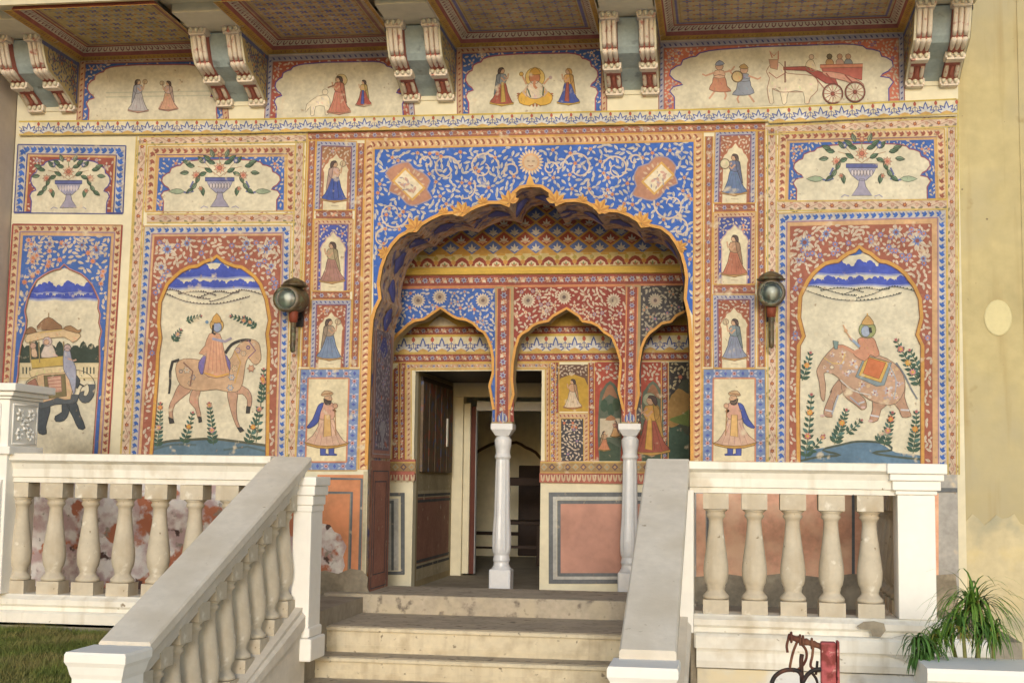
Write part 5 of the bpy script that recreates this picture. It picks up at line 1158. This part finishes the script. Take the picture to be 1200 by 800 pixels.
# end frame
zf = at(540,453,Y=Y2).z; xl = at(541,600,Y=Y2).x; zl = at(600,465,Y=Y2).z
mb = MB(); mb.box(xd0-.12,xd1+.12,Y2,Y2+.12,zl,zf+.25); mb.build('lintel', M_CREAM, room)
mb = MB(); mb.box(xd0-.12,xl,Y2,Y2+.12,.5,zl-.002); mb.build('door_jamb', M_CREAM, room, bev=.004)
mb = MB()
xq = at(549,600,Y=Y2).x; mb.box(xl+.002,xq,Y2+.03,Y2+.1,.66,zl-.06); mb.build('door_frame', M_CREAM, room, bev=.006)
xw = at(555,600,Y=Y2).x; xw2 = at(558,600,Y=Y2+.1).x; zw = at(600,476,Y=Y2).z
mb = MB(); mb.box(xq+.002,xw,Y2+.05,Y2+.12,.66,zw); mb.build('door_frame', M_BROWN, room, bev=.006)
mb = MB(); mb.box(xw+.002,xw2,Y2+.04,Y2+.12,.66,zw); mb.box(xw2,xd1+.12,Y2+.04,Y2+.12,at(600,481,Y=Y2).z,at(600,470,Y=Y2).z); mb.build('door_frame', M_MARBLE, room, bev=.004)
mb = MB(); mb.box(-4.4,.2,Y3,Y3+.1,.5,3.4); mb.box(-4.5,-4.4,Y2+.12,Y3,.5,3.4); mb.box(.2,.3,Y2+.12,Y3,.5,3.4); mb.build('room_wall', M_ROOM, room)
mb = MB(); mb.box(-4.5,.3,Y2+.12,Y3+.1,3.4,3.5); mb.build('room_ceiling', M_DARK, room)
mb = MB(); mb.box(-4.4,-2.7,Y2+.0,Y2+.12,.5,3.4); mb.box(xd1+.12,.2,Y2,Y2+.12,.5,3.4); mb.build('room_wall', M_DARK, room)
P = Paint(planeY(Y3)); P.line(smooth([(545,540),(558,530),(568,524),(580,519),(590,521),(605,518),(616,524),(628,530),(640,545)],2,False), 3.4, (74,56,40), 1)
P.build('painted_arch', room)
P = Paint(planeY(Y3)); 
mbx = MB(); a = at(608,545,Y=Y3-.06); b = at(640,612,Y=Y3-.06); mbx.box(a.x,b.x,Y3-.06,Y3-.004,.66,a.z); mbx.build('inner_door', M_DWOOD, room, bev=.01)
mbx = MB(); z_ = at(600,625,Y=Y3-.05).z; mbx.box(-3.6,-1.9,Y3-.03,Y3-.004,z_-.02,z_+.02); z_ = at(600,642,Y=Y3-.05).z; mbx.box(-3.6,-2.6,Y3-.03,Y3-.004,z_-.012,z_+.012); mbx.build('wall_rail', M_DWOOD, room)
# chair in the dim room
ch = thing('wooden_chair', 'dark wooden chair standing in the dim room behind the column', 'chair', (at(612,684,Y=4.7).x, 4.7, FLZ))
cx = at(612,684,Y=4.7).x
for dx, dy in ((-.2,-.2),(.2,-.2),(-.2,.2),(.2,.2)):
    mb = MB(); mb.box(cx+dx-.022,cx+dx+.022,4.7+dy-.022,4.7+dy+.022,FLZ,FLZ+(.45 if dy < 0 else .92)); mb.build('leg', M_DWOOD, ch, bev=.004)
mb = MB(); mb.box(cx-.24,cx+.24,4.46,4.94,FLZ+.43,FLZ+.47); mb.build('seat', M_DWOOD, ch, bev=.006)
mb = MB(); mb.box(cx-.2,cx+.2,4.88,4.92,FLZ+.84,FLZ+.93); mb.build('backrest', M_DWOOD, ch, bev=.006)
mb = MB(); mb.box(cx-.2,cx+.2,4.49,4.51,FLZ+.18,FLZ+.21); mb.build('stretcher', M_DWOOD, ch)

# ================================================================== GROUND, TERRACES, SIDE WALLS
def structure(o): o['kind'] = 'structure'; return o
mb = MB(); mb.v += [(-400,-400,0),(400,-400,0),(400,400,0),(-400,400,0)]; mb.f.append((0,1,2,3)); structure(mb.build('ground', M_GROUND))
YR = -1.7                       # line of the balustrades
mb = MB(); mb.box(-7,-2.62,-1.84,0,.0,.70); mb.box(-3.3,.4,0,2.94,.0,.645); mb.box(-4.5,.3,2.94,6.3,.0,.645); structure(mb.build('terrace_floor', M_FLOOR))
mb = MB(); mb.box(-.16,1.66,-1.80,0,.0,.70); structure(mb.build('terrace_floor', M_FLOOR))
mb = MB(); mb.box(-.42,-.16,-1.5,0,.0,.70); structure(mb.build('terrace_floor', M_FLOOR))

yw = thing('yellow_wall', 'plain weathered yellow ochre wall right of the murals', 'wall', (3, .03, 0))
mb = MB(); mb.box(1.667,2.085,.018,.6,0,6.5); mb.box(2.086,7,.012,.6,0,6.5); mb.build('wall', M_YELLOW, yw)
mb = MB(); p = at(1170,372,Y=.0)
mb.prism([(p.x+.088*math.cos(t*.2618),.012-.003,p.z+.12*math.sin(t*.2618)) for t in range(24)], [(p.x+.095*math.cos(t*.2618),.013,p.z+.128*math.sin(t*.2618)) for t in range(24)]); mb.build('oval_patch', material('pale_oval', (212,201,154), .06, 5, .7, .05), yw, 'pale oval patch')  # thin pale oval laid on the wall face
P = Paint(planeY(.010)); random.seed(5)
P = Paint(planeY(.028))
mb = MB(); 
q = [(1090+k*7, 604-13*noise.noise((k*.35,1.7,2))-5*math.sin(k*1.9)-6*noise.noise((k*1.3,7,2))) for k in range(31)] + [(1300,760),(1090,760)]
pp = [at(*v, Y=.026) for v in q]; mb.prism([tuple(v-Vector((0,.017,0))) for v in pp], [tuple(v+Vector((0,.002,0))) for v in pp]); mb.build('cement_patch', material('pale_cement', (206,194,158), .14, 2.4, .85, .2, 20, patches=[((168,164,140), 2.6, .56, .07),((214,196,140), 3.2,.6,.1)]), yw)
lw = thing('side_wall', 'grey brown plastered side wall at the far left', 'wall', (-5.7, -2, 0))
mb = MB(); mb.box(-5.95,-5.63,-3.5,WALL_T,0,6.5); mb.build('wall', M_GREYB, lw)
up = thing('upper_storey', 'plain cream storey rising above the balcony', 'wall', (-1.9, 0, 5.2))
mb = MB(); mb.box(-5.95,1.665,.001,.66,5.201,8); mb.build('wall', M_CREAM, up)

# ================================================================== BALUSTRADES
BP = [(.058,.10),(.075,.104),(.077,.118),(.070,.128),(.058,.140),(.050,.152),(.052,.165),(.056,.172),(.054,.18),(.066,.20),(.072,.235),(.074,.27),(.071,.31),(.064,.36),(.056,.42),(.048,.48),(.043,.53),(.042,.56),(.046,.575),(.056,.585),(.058,.598),(.050,.605),(.060,.618),(.074,.628)]
BH = .718
mb = MB(); mb.box(-.075,.075,-.075,.075,0,.095); mb.box(-.075,.075,-.075,.075,.625,BH); mb.lathe([(r, z-.005) for r, z in BP], n=20)
BMESH = mb.mesh('baluster', M_BAL)
def baluster(par, x, y, z, zs=1.0, shear=None):
    o = bpy.data.objects.new('baluster', BMESH); COL.objects.link(o); o.parent = par
    o.location = Vector((x,y,z)) - par.location; o.scale = (1,1,zs); o.rotation_euler = (0,0,random.choice((0,1,2,3))*math.pi/2)
    return o
RAILP = [(-.145,1.695),(-.15,1.70),(.15,1.70),(.15,1.66),(.115,1.635),(.10,1.60),(.10,1.55),(.085,1.545),(.085,1.515),(-.085,1.515),(-.085,1.545),(-.10,1.55),(-.10,1.60),(-.115,1.635),(-.15,1.655)]
BASEP = [(-.14,.62),(-.14,.70),(-.125,.705),(-.125,.735),(-.14,.75),(-.14,.782),(-.11,.80),(-.10,.81),(.10,.81),(.11,.80),(.14,.78),(.14,.62)]
def rail_x(par, x0, x1, y, nm='handrail', prof=RAILP, mat=M_WHITE):
    mb = MB(); mb.exX([(y+a, z) for a, z in prof], x0, x1); return mb.build(nm, mat, par)

br = thing('balustrade', 'white balustrade on the right of the stairs before the terracotta dado', 'balustrade', (.55, YR, .7), 'terrace balustrades beside the stairs')
xr0, xr1 = -.18, .985
rail_x(br, -.208, xr1+.0, YR); rail_x(br, xr0, 1.30, YR, 'base_rail', BASEP)
for px in (839,884,929,974,1019): baluster(br, at(px,650,Y=YR).x, YR, .795)
# end newel with stepped cap
nx0, nx1 = .985, 1.195
mb = MB(); mb.box(nx0,nx1,YR-.11,YR+.12,.812,1.52); mb.build('newel', M_WHITE2, br, bev=.005)
mb = MB()
for i, (o_, z0, z1) in enumerate(((.012,1.521,1.545),(.03,1.546,1.60),(.046,1.601,1.64),(.062,1.641,1.70))): mb.box(nx0-o_,nx1+o_,YR-.11-o_,YR+.12+o_,z0,z1)
mb.build('newel_cap', M_WHITE2, br, bev=.006)
# return run back to the wall
mb = MB(); mb.exY([(1.06+a, z) for a, z in RAILP], YR+.18, -.0+.0); mb.build('handrail', M_WHITE, br); mb = MB(); mb.exY([(1.06+a*.8, z) for a, z in BASEP], YR+.145, .0); mb.build('base_rail', M_WHITE, br)
for k in range(6): baluster(br, 1.06, YR+.30+.225*k, .795)
# ledge mouldings and flaking wall under it
uw = thing('terrace_wall', 'flaking white wall below the right balustrade', 'wall', (.6, -1.83, 0))
mb = MB(); mb.box(-.16,1.45,-1.83,-1.801,0,.50); mb.build('wall', M_UNDER, uw)
mb = MB(); mb.exX([(-1.80,.51),(-1.86,.51),(-1.87,.55),(-1.86,.60),(-1.865,.62),(-1.80,.62)], -.165, 1.46); mb.build('ledge', M_WHITE, uw)
mb = MB(); mb.exX([(-1.80,.622),(-1.885,.622),(-1.885,.69),(-1.87,.705),(-1.845,.71),(-1.80,.71)], -.17, 1.47); mb.build('ledge', M_WHITE, uw)
q = [(1004,733),(1012,728),(1024,727),(1036,730),(1038,738),(1032,746),(1022,745),(1020,737),(1008,736)]
mb = MB(); pp = [at(*v, Y=-1.886) for v in q]; mb.prism([tuple(v-Vector((0,.002,0))) for v in pp], [tuple(v+Vector((0,.002,0))) for v in pp]); mb.build('chipped_patch', M_GREYPL, uw)
mb = MB(); mb.box(-.20,-.155,-1.79,-.4,.0,.70); mb.build('wall', M_GREYPL, uw)
q = [(1028,752),(1060,744),(1100,750),(1140,748),(1150,800),(1100,800),(1056,772),(1010,760)]
mb = MB(); pp = [at(*v, Y=-1.872) for v in q]; mb.prism([tuple(v-Vector((0,.001,0))) for v in pp], [tuple(v+Vector((0,.03,0))) for v in pp]); mb.build('cement_patch', material('wall_grey_patch', (204,198,186), .16, 5, .85, .3, patches=[((226,224,218),5,.55,.08)]), uw)

bl = thing('balustrade', 'long white balustrade on the left before the peeling plaster', 'balustrade', (-3.8, YR, .7), 'terrace balustrades beside the stairs')
rail_x(bl, -6.2, -2.78, YR); rail_x(bl, -6.2, -2.80, YR, 'base_rail', BASEP)
x = at(24,640,Y=YR).x; st = (at(269,640,Y=YR).x - x)/6
for k in range(8): baluster(bl, x+st*k, YR, .795)
mb = MB(); mb.exX([(-1.83,.64),(-1.875,.64),(-1.875,.70),(-1.86,.712),(-1.83,.712)], -6.2, -2.9); mb.build('ledge', M_WHITE, bl)
pier = thing('carved_pier', 'square white pier with carved floral panels rising at the left end of the balustrade', 'pier', (-4.75, YR, .7))
px1 = at(5,600,Y=-1.88).x; px0 = px1-.42
mb = MB(); mb.box(px0,px1,-1.88,-1.50,.812,2.04); mb.build('shaft', M_WHITE2, pier, bev=.006)
mb = MB()
for o_, z0, z1 in ((.02,2.041,2.06),(.045,2.061,2.09),(.075,2.091,2.14)): mb.box(px0-o_,px1+o_,-1.88-o_,-1.50+o_,z0,z1)
mb.build('cap', M_WHITE2, pier, bev=.006)
mb = MB(); mb.box(px0-.03,px1+.03,-1.91,-1.47,1.69,1.74); mb.build('band', M_WHITE2, pier, bev=.006)
for face in ('side','front'):
    mb = MB(); fx = px1+.002
    mp_ = (lambda u, v, h: (px1+.004+h, -1.85+.32*u, 1.76+.25*v)) if face == 'side' else (lambda u, v, h: (px0+.05+.32*u, -1.884-h, 1.76+.25*v))
    fr_ = [(0.02,0.0),(.98,0.0),(.98,1),(0.02,1)]
    for i in range(4):
        a, b = fr_[i], fr_[(i+1)%4]; mb.tube([mp_(*a,.004), mp_(*b,.004)], .006, 6)
    for cx_, cy_, r_, a0_ in ((.5,.5,.14,0),(.28,.25,.13,1),(.72,.25,.13,2.6),(.28,.75,.13,4),(.72,.75,.13,5.4)):
        mb.tube([mp_(cx_+r_*(1-t/14)*math.cos(a0_+t*.6), cy_+r_*1.2*(1-t/14)*math.sin(a0_+t*.6), .005) for t in range(12)], .007, 6, .5)
        for k in range(6): 
            a_ = a0_+k*1.05; mb.tube([mp_(cx_+.05*math.cos(a_), cy_+.06*math.sin(a_), .004), mp_(cx_+.1*math.cos(a_), cy_+.12*math.sin(a_), .010), mp_(cx_+.15*math.cos(a_), cy_+.17*math.sin(a_), .003)], [.004,.012,.003], 6)
    mb.build('carved_panel', M_WHITE2, pier, 'shallow carved floral panel')
mb = MB(); mb.exX([(-1.95,.812),(-1.95,1.20),(-1.93,1.42),(-1.90,1.53),(-1.881,1.53),(-1.881,.812)], px0+.02, px1-.02); mb.build('flared_base', M_WHITE2, pier)

# ================================================================== STAIRS
stairs = thing('staircase', 'worn sandstone steps rising to the arched porch between the handrails', 'staircase', (-1.6, -1.3, 0))
SX0, SX1 = -2.78, -.16
def step(y0, y1, z0, z1, nose=True, x0=SX0, x1=SX1):
    mb = MB(); mb.box(x0,x1,y0+.012,y1,z0,z1-.03); mb.build('step', M_STEP, stairs)
    mb = MB(); mb.exX([(y0+.012,z1-.029),(y0,z1-.029),(y0-.006,z1-.022),(y0-.006,z1-.008),(y0,z1-.001),(y1,z1-.001),(y1,z1-.029)], x0, x1); mb.build('step_nosing', M_STEP, stairs)
    mb = MB(); mb.box(x0,x1,y0+.004,y0+.0118,z0+.03,z0+.05); mb.build('riser_moulding', M_STEP, stairs)
    mb = MB(); mb.box(x0,x1,y0+.035,y1,z1-.0005,z1+.003); mb.build('tread_face', M_TREAD, stairs)  # darker sheet over the tread behind the nosing
mb = MB(); mb.box(-2.92,-.2,-.15,.05,.50,.722); mb.build('threshold', M_TREAD, stairs, bev=.008)
mb = MB(); mb.box(-2.92,-.2,-.146,0.0,.7222,.7235); mb.build('tread_face', M_TREAD, stairs)
mb = MB(); mb.box(-2.74,-.2,.05,.66,.50,.721); mb.build('threshold', M_TREAD, stairs)
step(-1.07,-.15,.42,.586); step(-1.32,-1.07,.285,.42); step(-1.60,-1.32,.14,.285); step(-1.90,-1.60,.0,.14)
# fix: landing sits behind the second riser
def stair_rail(name_label, xa, xb, y0, y1, z0, z1, nb, base_drop=.9):
    """sloping handrail from (y0 upper) to (y1 lower); z values are rail tops"""
    xc = xb
    t = thing('stair_balustrade', name_label, 'balustrade', (xc, (y0+y1)/2, 0), 'sloping stair balustrades')
    sl_ = (z0-z1)/(y0-y1)
    RW = [(-.15,0),(-.14,.012),(.14,.012),(.15,0),(.15,-.045),(.115,-.07),(.10,-.105),(.10,-.145),(.085,-.15),(.085,-.18),(-.085,-.18),(-.085,-.15),(-.10,-.145),(-.10,-.105),(-.115,-.07),(-.15,-.045)]
    RW = [(q*.86, v) for q, v in RW]
    mb = MB(); mb.prism([(xa+a, y0, z0+b) for a, b in RW], [(xc+a, y1, z1+b) for a, b in RW]); mb.build('handrail', M_RAIL, t)
    BW = [(-.12,-base_drop),(-.12,-base_drop-.03),(-.14,-base_drop-.05),(-.14,-base_drop-.13),(-.12,-base_drop-.15),(-.12,-2.2),(.12,-2.2),(.12,-base_drop-.15),(.14,-base_drop-.13),(.14,-base_drop-.05),(.12,-base_drop-.03),(.12,-base_drop)]
    def cl_(z): return max(z, -.0)
    mb = MB(); mb.prism([(xa+a, y0, cl_(z0+b)) for a, b in BW], [(xc+a, y1, cl_(z1+b)) for a, b in BW]); mb.build('string', M_RAIL, t)
    for k in range(nb):
        f = (k+.6)/nb; y = y0+(y1-y0)*f; zt = z0+(z1-z0)*f - .17; zb = z0+(z1-z0)*f - base_drop - .02
        zb = max(zb, .0)
        o = baluster(t, xa+(xb-xa)*f, y, zb, (zt-zb)/BH); o.rotation_euler = (0,0,0)
    # small wedge blocks that carry the balusters square to the slope
    return t
def lower_newel(par, xc, y, zt, w=.30, ztop_box=None):
    mb = MB(); mb.box(xc-w*.38,xc+w*.38,y-w*.38,y+w*.38,0,zt-.17); mb.build('newel', M_WHITE2, par, bev=.006)
    mb = MB(); prof = [(.40,-.18),(.43,-.165),(.43,-.12),(.46,-.10),(.49,-.065),(.52,-.05),(.53,-.045),(.53,-.012),(.51,0)]
    for (a, z0_), (b, z1_) in zip(prof, prof[1:]):
        A = [(xc+sx*w*a, y+sy*w*a, zt+z0_) for sx, sy in ((-1,-1),(1,-1),(1,1),(-1,1))]; B = [(xc+sx*w*b, y+sy*w*b, zt+z1_) for sx, sy in ((-1,-1),(1,-1),(1,1),(-1,1))]
        mb.prism(A, B, caps=False)
    k = len(mb.v); mb.v += [(xc+sx*w*.51, y+sy*w*.51, zt) for sx, sy in ((-1,-1),(1,-1),(1,1),(-1,1))]; mb.f.append((k,k+1,k+2,k+3)); mb.build('newel_cap', M_WHITE2, par)
sL = stair_rail('left sloping stair balustrade descending past the lawn', -2.665, -2.78, -1.78, -3.85, 1.685, .79, 10, .88)
lower_newel(sL, -2.785, -4.00, .785, .275)
# upper newel of the left flight
mb = MB(); mb.box(-2.625,-2.51,-1.84,-1.60,.60,1.545); mb.build('newel', M_WHITE2, sL, bev=.005)
mb = MB()
for o_, z0, z1 in ((.006,1.36,1.40),(.014,1.401,1.46),(.026,1.461,1.52),(.036,1.521,1.575)): mb.box(-2.62,-2.51+o_,-1.842-o_,-1.60+o_,z0,z1)
mb.build('newel_cap', M_WHITE2, sL, bev=.006)
mb = MB()
for o_, z0, z1 in ((.03,.46,.598),(.012,.599,.66)): mb.box(-2.635-o_,-2.51+o_,-1.843-o_,-1.60+o_,z0,z1)
mb.build('newel_foot', M_WHITE2, sL, bev=.01)
sR = stair_rail('right sloping stair balustrade seen along its top beside the steps', -.335, -.345, -1.78, -3.72, 1.70, .815, 10, .88)
lower_newel(sR, -.352, -3.84, .785, .29)
mb = MB(); mb.box(-.28,-.182,-1.84,-1.56,.70,1.53); mb.build('newel', M_WHITE2, sR, bev=.005)

# ================================================================== LAWN
lx1 = -2.93
mb = MB(); mb.box(-14,lx1,-9.5,-1.88,0,.585); structure(mb.build('lawn_soil', M_SOIL))
mb = MB(); mb.box(lx1,lx1+.03,-9.5,-1.9,0,.60); structure(mb.build('lawn_kerb', M_GREYPL))
random.seed(3)
mb = MB()
for i in range(42000):
    y = -1.9-2.9*random.random()**1.3; x = lx1-.02-random.random()*(1.7+(-1.9-y)*.15)
    d = noise.noise((x*2.2,y*2.2,0)); h = random.uniform(.022,.06)*(1+.5*d); a = random.uniform(0,6.28); w_ = .0035; ln = random.uniform(.2,1.1)*h
    b = random.uniform(0,6.28); k = len(mb.v)
    mb.v += [(x-w_*math.cos(a),y-w_*math.sin(a),.584),(x+w_*math.cos(a),y+w_*math.sin(a),.584),(x+ln*math.cos(b),y+ln*math.sin(b),.584+h)]; mb.f.append((k,k+1,k+2))
o = mb.build('grass', M_GRASS); o['kind'] = 'stuff'; o['label'] = 'rough green and brown lawn grass below the left balustrade'

# ================================================================== WALL LAMPS
def wall_lamp(px, py, Y, r, label, side, loc_group):
    c = at(px, py, Y=Y); t = thing('wall_lamp', label, 'lamp', (c.x, 0, c.z), loc_group); X, Z = c.x, c.z
    def cyl(prof, nm, mat, tilt=0, bevn=28):     # lathe about the Y axis
        mb = MB(); n_ = bevn
        for rr, yy in prof:
            for i in range(n_): a = 6.28318*i/n_; mb.v.append((X+rr*math.cos(a)+ (yy-Y)*tilt, yy, Z+rr*math.sin(a)))
        for j in range(len(prof)-1):
            for i in range(n_): i2 = (i+1)%n_; mb.f.append((j*n_+i, j*n_+i2, (j+1)*n_+i2, (j+1)*n_+i)); mb.sm.append(len(mb.f)-1)
        return mb.build(nm, mat, t)
    tl = side*.55
    cyl([(r*.80,Y-.012),(r*.98,Y-.012),(r*1.02,Y),(r*1.0,Y+.02),(r*.97,Y+.09),(r*.6,Y+.13),(.012,Y+.14)], 'lamp_body', M_BRASS, tl)
    cyl([(r*.80,Y-.014),(r*.80,Y+.012),(r*.55,Y+.05),(.004,Y+.07)], 'reflector', M_GREENG, tl)
    mb = MB(); 
    for i in range(2):
        pass
    cyl([(.001,Y-.03),(r*.3,Y-.028),(r*.6,Y-.02),(r*.81,Y-.008),(r*.81,Y-.004),(r*.6,Y-.015),(r*.3,Y-.023),(.001,Y-.025)], 'lens', M_GLASS, tl)
    mb = MB(); mb.lathe([(.004,Z-.055),(.010,Z-.045),(.014,Z-.02),(.034,Z+.01),(.036,Z+.03),(.022,Z+.045),(.002,Z+.05)], X, Y+.02, 14); mb.build('bulb', M_BULB, t)
    yc = Y+.055
    xs = X+.02*side+.035*tl
    mb = MB(); mb.lathe([(.062,Z+r*.93),(.098,Z+r*1.0),(.104,Z+r*1.06),(.088,Z+r*1.14),(.084,Z+r*1.28),(.066,Z+r*1.42),(.04,Z+r*1.55),(.012,Z+r*1.66)], xs, yc, 24); mb.build('lamp_cap', M_BRASS, t)
    mb = MB(); mb.lathe([(.020,Z-r*1.75),(.030,Z-r*1.68),(.034,Z-r*1.3),(.036,Z-r*.95),(.03,Z-r*.85)], xs, yc, 16); mb.build('lamp_neck', M_REDLAM, t)
    mb = MB(); mb.lathe([(.006,Z-r*4.0),(.017,Z-r*3.9),(.020,Z-r*3.6),(.021,Z-r*1.7),(.024,Z-r*1.62)], xs, yc, 16); mb.build('stem', M_BRASS, t)
    mb = MB(); mb.tube([(xs,yc,Z-r*1.2),(xs,yc+.06,Z-r*1.25),(xs,-.001,Z-r*1.25)], .012, 8); mb.box(xs-.03,xs+.03,-.02,-.006,Z-r*1.9,Z-r*.6); mb.build('wall_bracket', M_IRON, t)
    # side arm boss
    mb = MB(); mb.box(X+side*.06-.03,X+side*.06+.05,Y+.01,Y+.10,Z-.06,Z+.05); mb.build('side_box', M_BRASS, t, bev=.02)
wall_lamp(336, 350, -.22, .100, 'tarnished carriage lamp on the wall left of the archway beside the horse mural', 1, 'carriage lamps flanking the arch')
wall_lamp(904, 343, -.20, .098, 'tarnished carriage lamp on the wall right of the archway beside the elephant mural', 0, 'carriage lamps flanking the arch')

# ================================================================== PLANTER WALL, POTTED PLANT, IRON WORK
pw = thing('planter_wall', 'low white moulded planter wall in the bottom right corner', 'planter', (1.6, -3.5, 0))
YP = -3.4; zp = at(1150,783,Y=YP).z; x0 = at(1098,790,Y=YP).x
mb = MB(); mb.box(x0,3.4,YP,YP+.34,0,zp-.12); mb.build('wall', M_WHITE2, pw)
mb = MB(); mb.exX([(YP,zp-.118),(YP-.03,zp-.10),(YP-.03,zp-.07),(YP-.055,zp-.055),(YP-.06,zp-.02),(YP-.05,zp),(YP+.39,zp),(YP+.39,zp-.118)], x0-.05, 3.45); mb.build('coping', M_WHITE2, pw)
random.seed(11)
YPL = -2.95
pot = thing('plant_pot', 'round clay pot hidden low behind the planter wall', 'pot', (at(1140,780,Y=YPL).x, YPL, 0))
pc = at(1140,780,Y=YPL); mb = MB(); mb.lathe([(.13,0),(.17,.22),(.19,.26),(.19,.30),(.17,.30),(.16,.26)], pc.x, YPL, 20); mb.build('clay_body', M_PINKOR, pot)
mb = MB(); mb.lathe([(.16,.262),(.155,.27),(.001,.275)], pc.x, YPL, 16); mb.build('soil_surface', M_SOIL, pot)
pp_ = thing('ponytail_plant', 'bushy green plant with arching strap leaves against the yellow wall', 'plant', (pc.x, YPL, .28))
heads = [((1141,698),.25,120,M_LEAF,(1137,800)),((1150,722),.19,50,M_LEAFD,(1146,800)),((1112,724),.15,50,M_LEAF,(1128,800)),((1094,736),.13,46,M_LEAF,(1120,800)),((1164,730),.17,50,M_LEAF,(1150,800)),((1128,720),.16,40,M_LEAFD,(1135,800))]
def blades(c, L_, n_, mat, up_=.7):
    mb = MB()
    for i in range(n_):
        a = random.uniform(0,6.283); l_ = L_*random.uniform(.6,1.1); el = random.uniform(.2,1.35) if up_ > .3 else random.uniform(-.2,.9); w_ = random.uniform(.0035,.0065)
        p = Vector(c)+Vector((random.uniform(-.02,.02),random.uniform(-.02,.02),random.uniform(-.03,.02))); v = Vector((math.cos(a)*math.cos(el), math.sin(a)*math.cos(el), math.sin(el)))
        side_ = Vector((-math.sin(a),math.cos(a),0)); ns_ = 7; k = len(mb.v); g_ = random.uniform(.3,.62)
        for j in range(ns_+1):
            ww = w_*(1-(j/ns_)**2.2)+.0006; mb.v += [tuple(p-side_*ww), tuple(p+side_*ww)]
            p = p+v*(l_/ns_); v = (v+Vector((0,0,-g_))).normalized()
        for j in range(ns_): mb.f.append((k+2*j,k+2*j+1,k+2*j+3,k+2*j+2)); mb.sm.append(len(mb.f)-1)
    return mb
for (hx, hy), L_, n_, mat, base in heads:
    c = at(hx, hy+14, Y=YPL+random.uniform(-.12,.12)); b_ = Vector((pc.x+random.uniform(-.05,.05), YPL, .28))
    mb = MB(); mb.tube([b_, b_.lerp(c,.5)+Vector((random.uniform(-.03,.03),0,.03)), c], .014, 7, .6); mb.build('stem', M_STEM, pp_)
    mb = blades(c, L_*1.4, int(n_*.95), mat); o = mb.build('leaf_cluster', mat, pp_); o['kind'] = 'stuff'
    mb = blades(c, L_*.8, n_//5, M_LEAFY); o = mb.build('leaf_cluster', M_LEAFY, pp_); o['kind'] = 'stuff'
# lower hanging plant at the wall corner
hp = thing('hanging_plant', 'small dark green plant hanging left of the planter wall corner', 'plant', (at(1075,790,Y=-3.1).x, -3.1, 0))
for (hx,hy), L_ in (((1076,748),.15),((1078,768),.14),((1090,758),.15)):
    c = at(hx,hy,Y=-3.1); mb = blades(c, L_, 60, M_LEAFD, .2); o = mb.build('leaf_cluster', M_LEAFD, hp); o['kind'] = 'stuff'
    mb = MB(); mb.tube([(c.x+.02,-3.1,.0),(c.x+.015,-3.1,c.z*.5),c], .008, 6); mb.build('stem', M_STEM, hp)

YI = -4.4
iw = thing('iron_hook_stand', 'flaked red post carrying a rusty rod hung with black iron hooks', 'iron stand', (at(972,780,Y=YI).x, YI, 0))
A = at(962,752,Y=YI); B = at(984,800,Y=YI)
mb = MB(); mb.box(A.x,B.x-.012,YI,YI+.05,0,A.z); mb.build('post', M_REDW, iw, bev=.006)
mb = MB(); mb.box(B.x-.010,B.x,YI-.012,YI+.05,0,A.z+.005); mb.build('post_edge', M_REDW, iw, bev=.003)
r0_, r1_ = at(923,745,Y=YI+.03), at(966,758,Y=YI+.03)
mb = MB(); pts = [r0_.lerp(r1_, t/14) for t in range(15)]; mb.tube(pts, [.011+.004*(t%3==1) for t in range(15)], 10); mb.build('rod', M_RUST, iw)
for t in (.1,.34,.42,.66):
    c = r0_.lerp(r1_, t); d = (r1_-r0_).normalized(); mb = MB()
    mb.tube([c+Vector((0,math.cos(k*.7)*.019,math.sin(k*.7)*.019)) for k in range(10)], .005, 6); mb.build('ring', M_RUST, iw)
hooks = [[(924,748),(922,756),(923,764)],[(934,752),(930,762),(927,774),(926,783),(931,786)],[(937,752),(944,760),(945,770),(940,780),(931,786)],[(953,757),(952,768),(950,780),(957,784),(962,783)],
 [(904,800),(908,792),(916,786),(926,784),(936,786),(941,794)],[(940,766),(939,775),(940,800)],[(940,800),(946,790),(955,784),(965,784)],[(950,786),(956,794),(958,800),(960,808)],[(958,774),(957,784),(956,790)]]
for i, h in enumerate(hooks):
    pts = smooth(h, 4, False); mb = MB(); mb.tube([at(x_, y_, Y=YI+.03+.02*((i*7)%3-1)) for x_, y_ in pts], .0055 if i not in (4,5,6) else .009, 7); mb.build('hook', M_RUST if i < 4 else M_IRON, iw)
mb = MB(); c = at(940,800,Y=YI+.03); mb.tube([c,(c.x,c.y,0)], .011, 8); mb.build('iron_upright', M_IRON, iw)
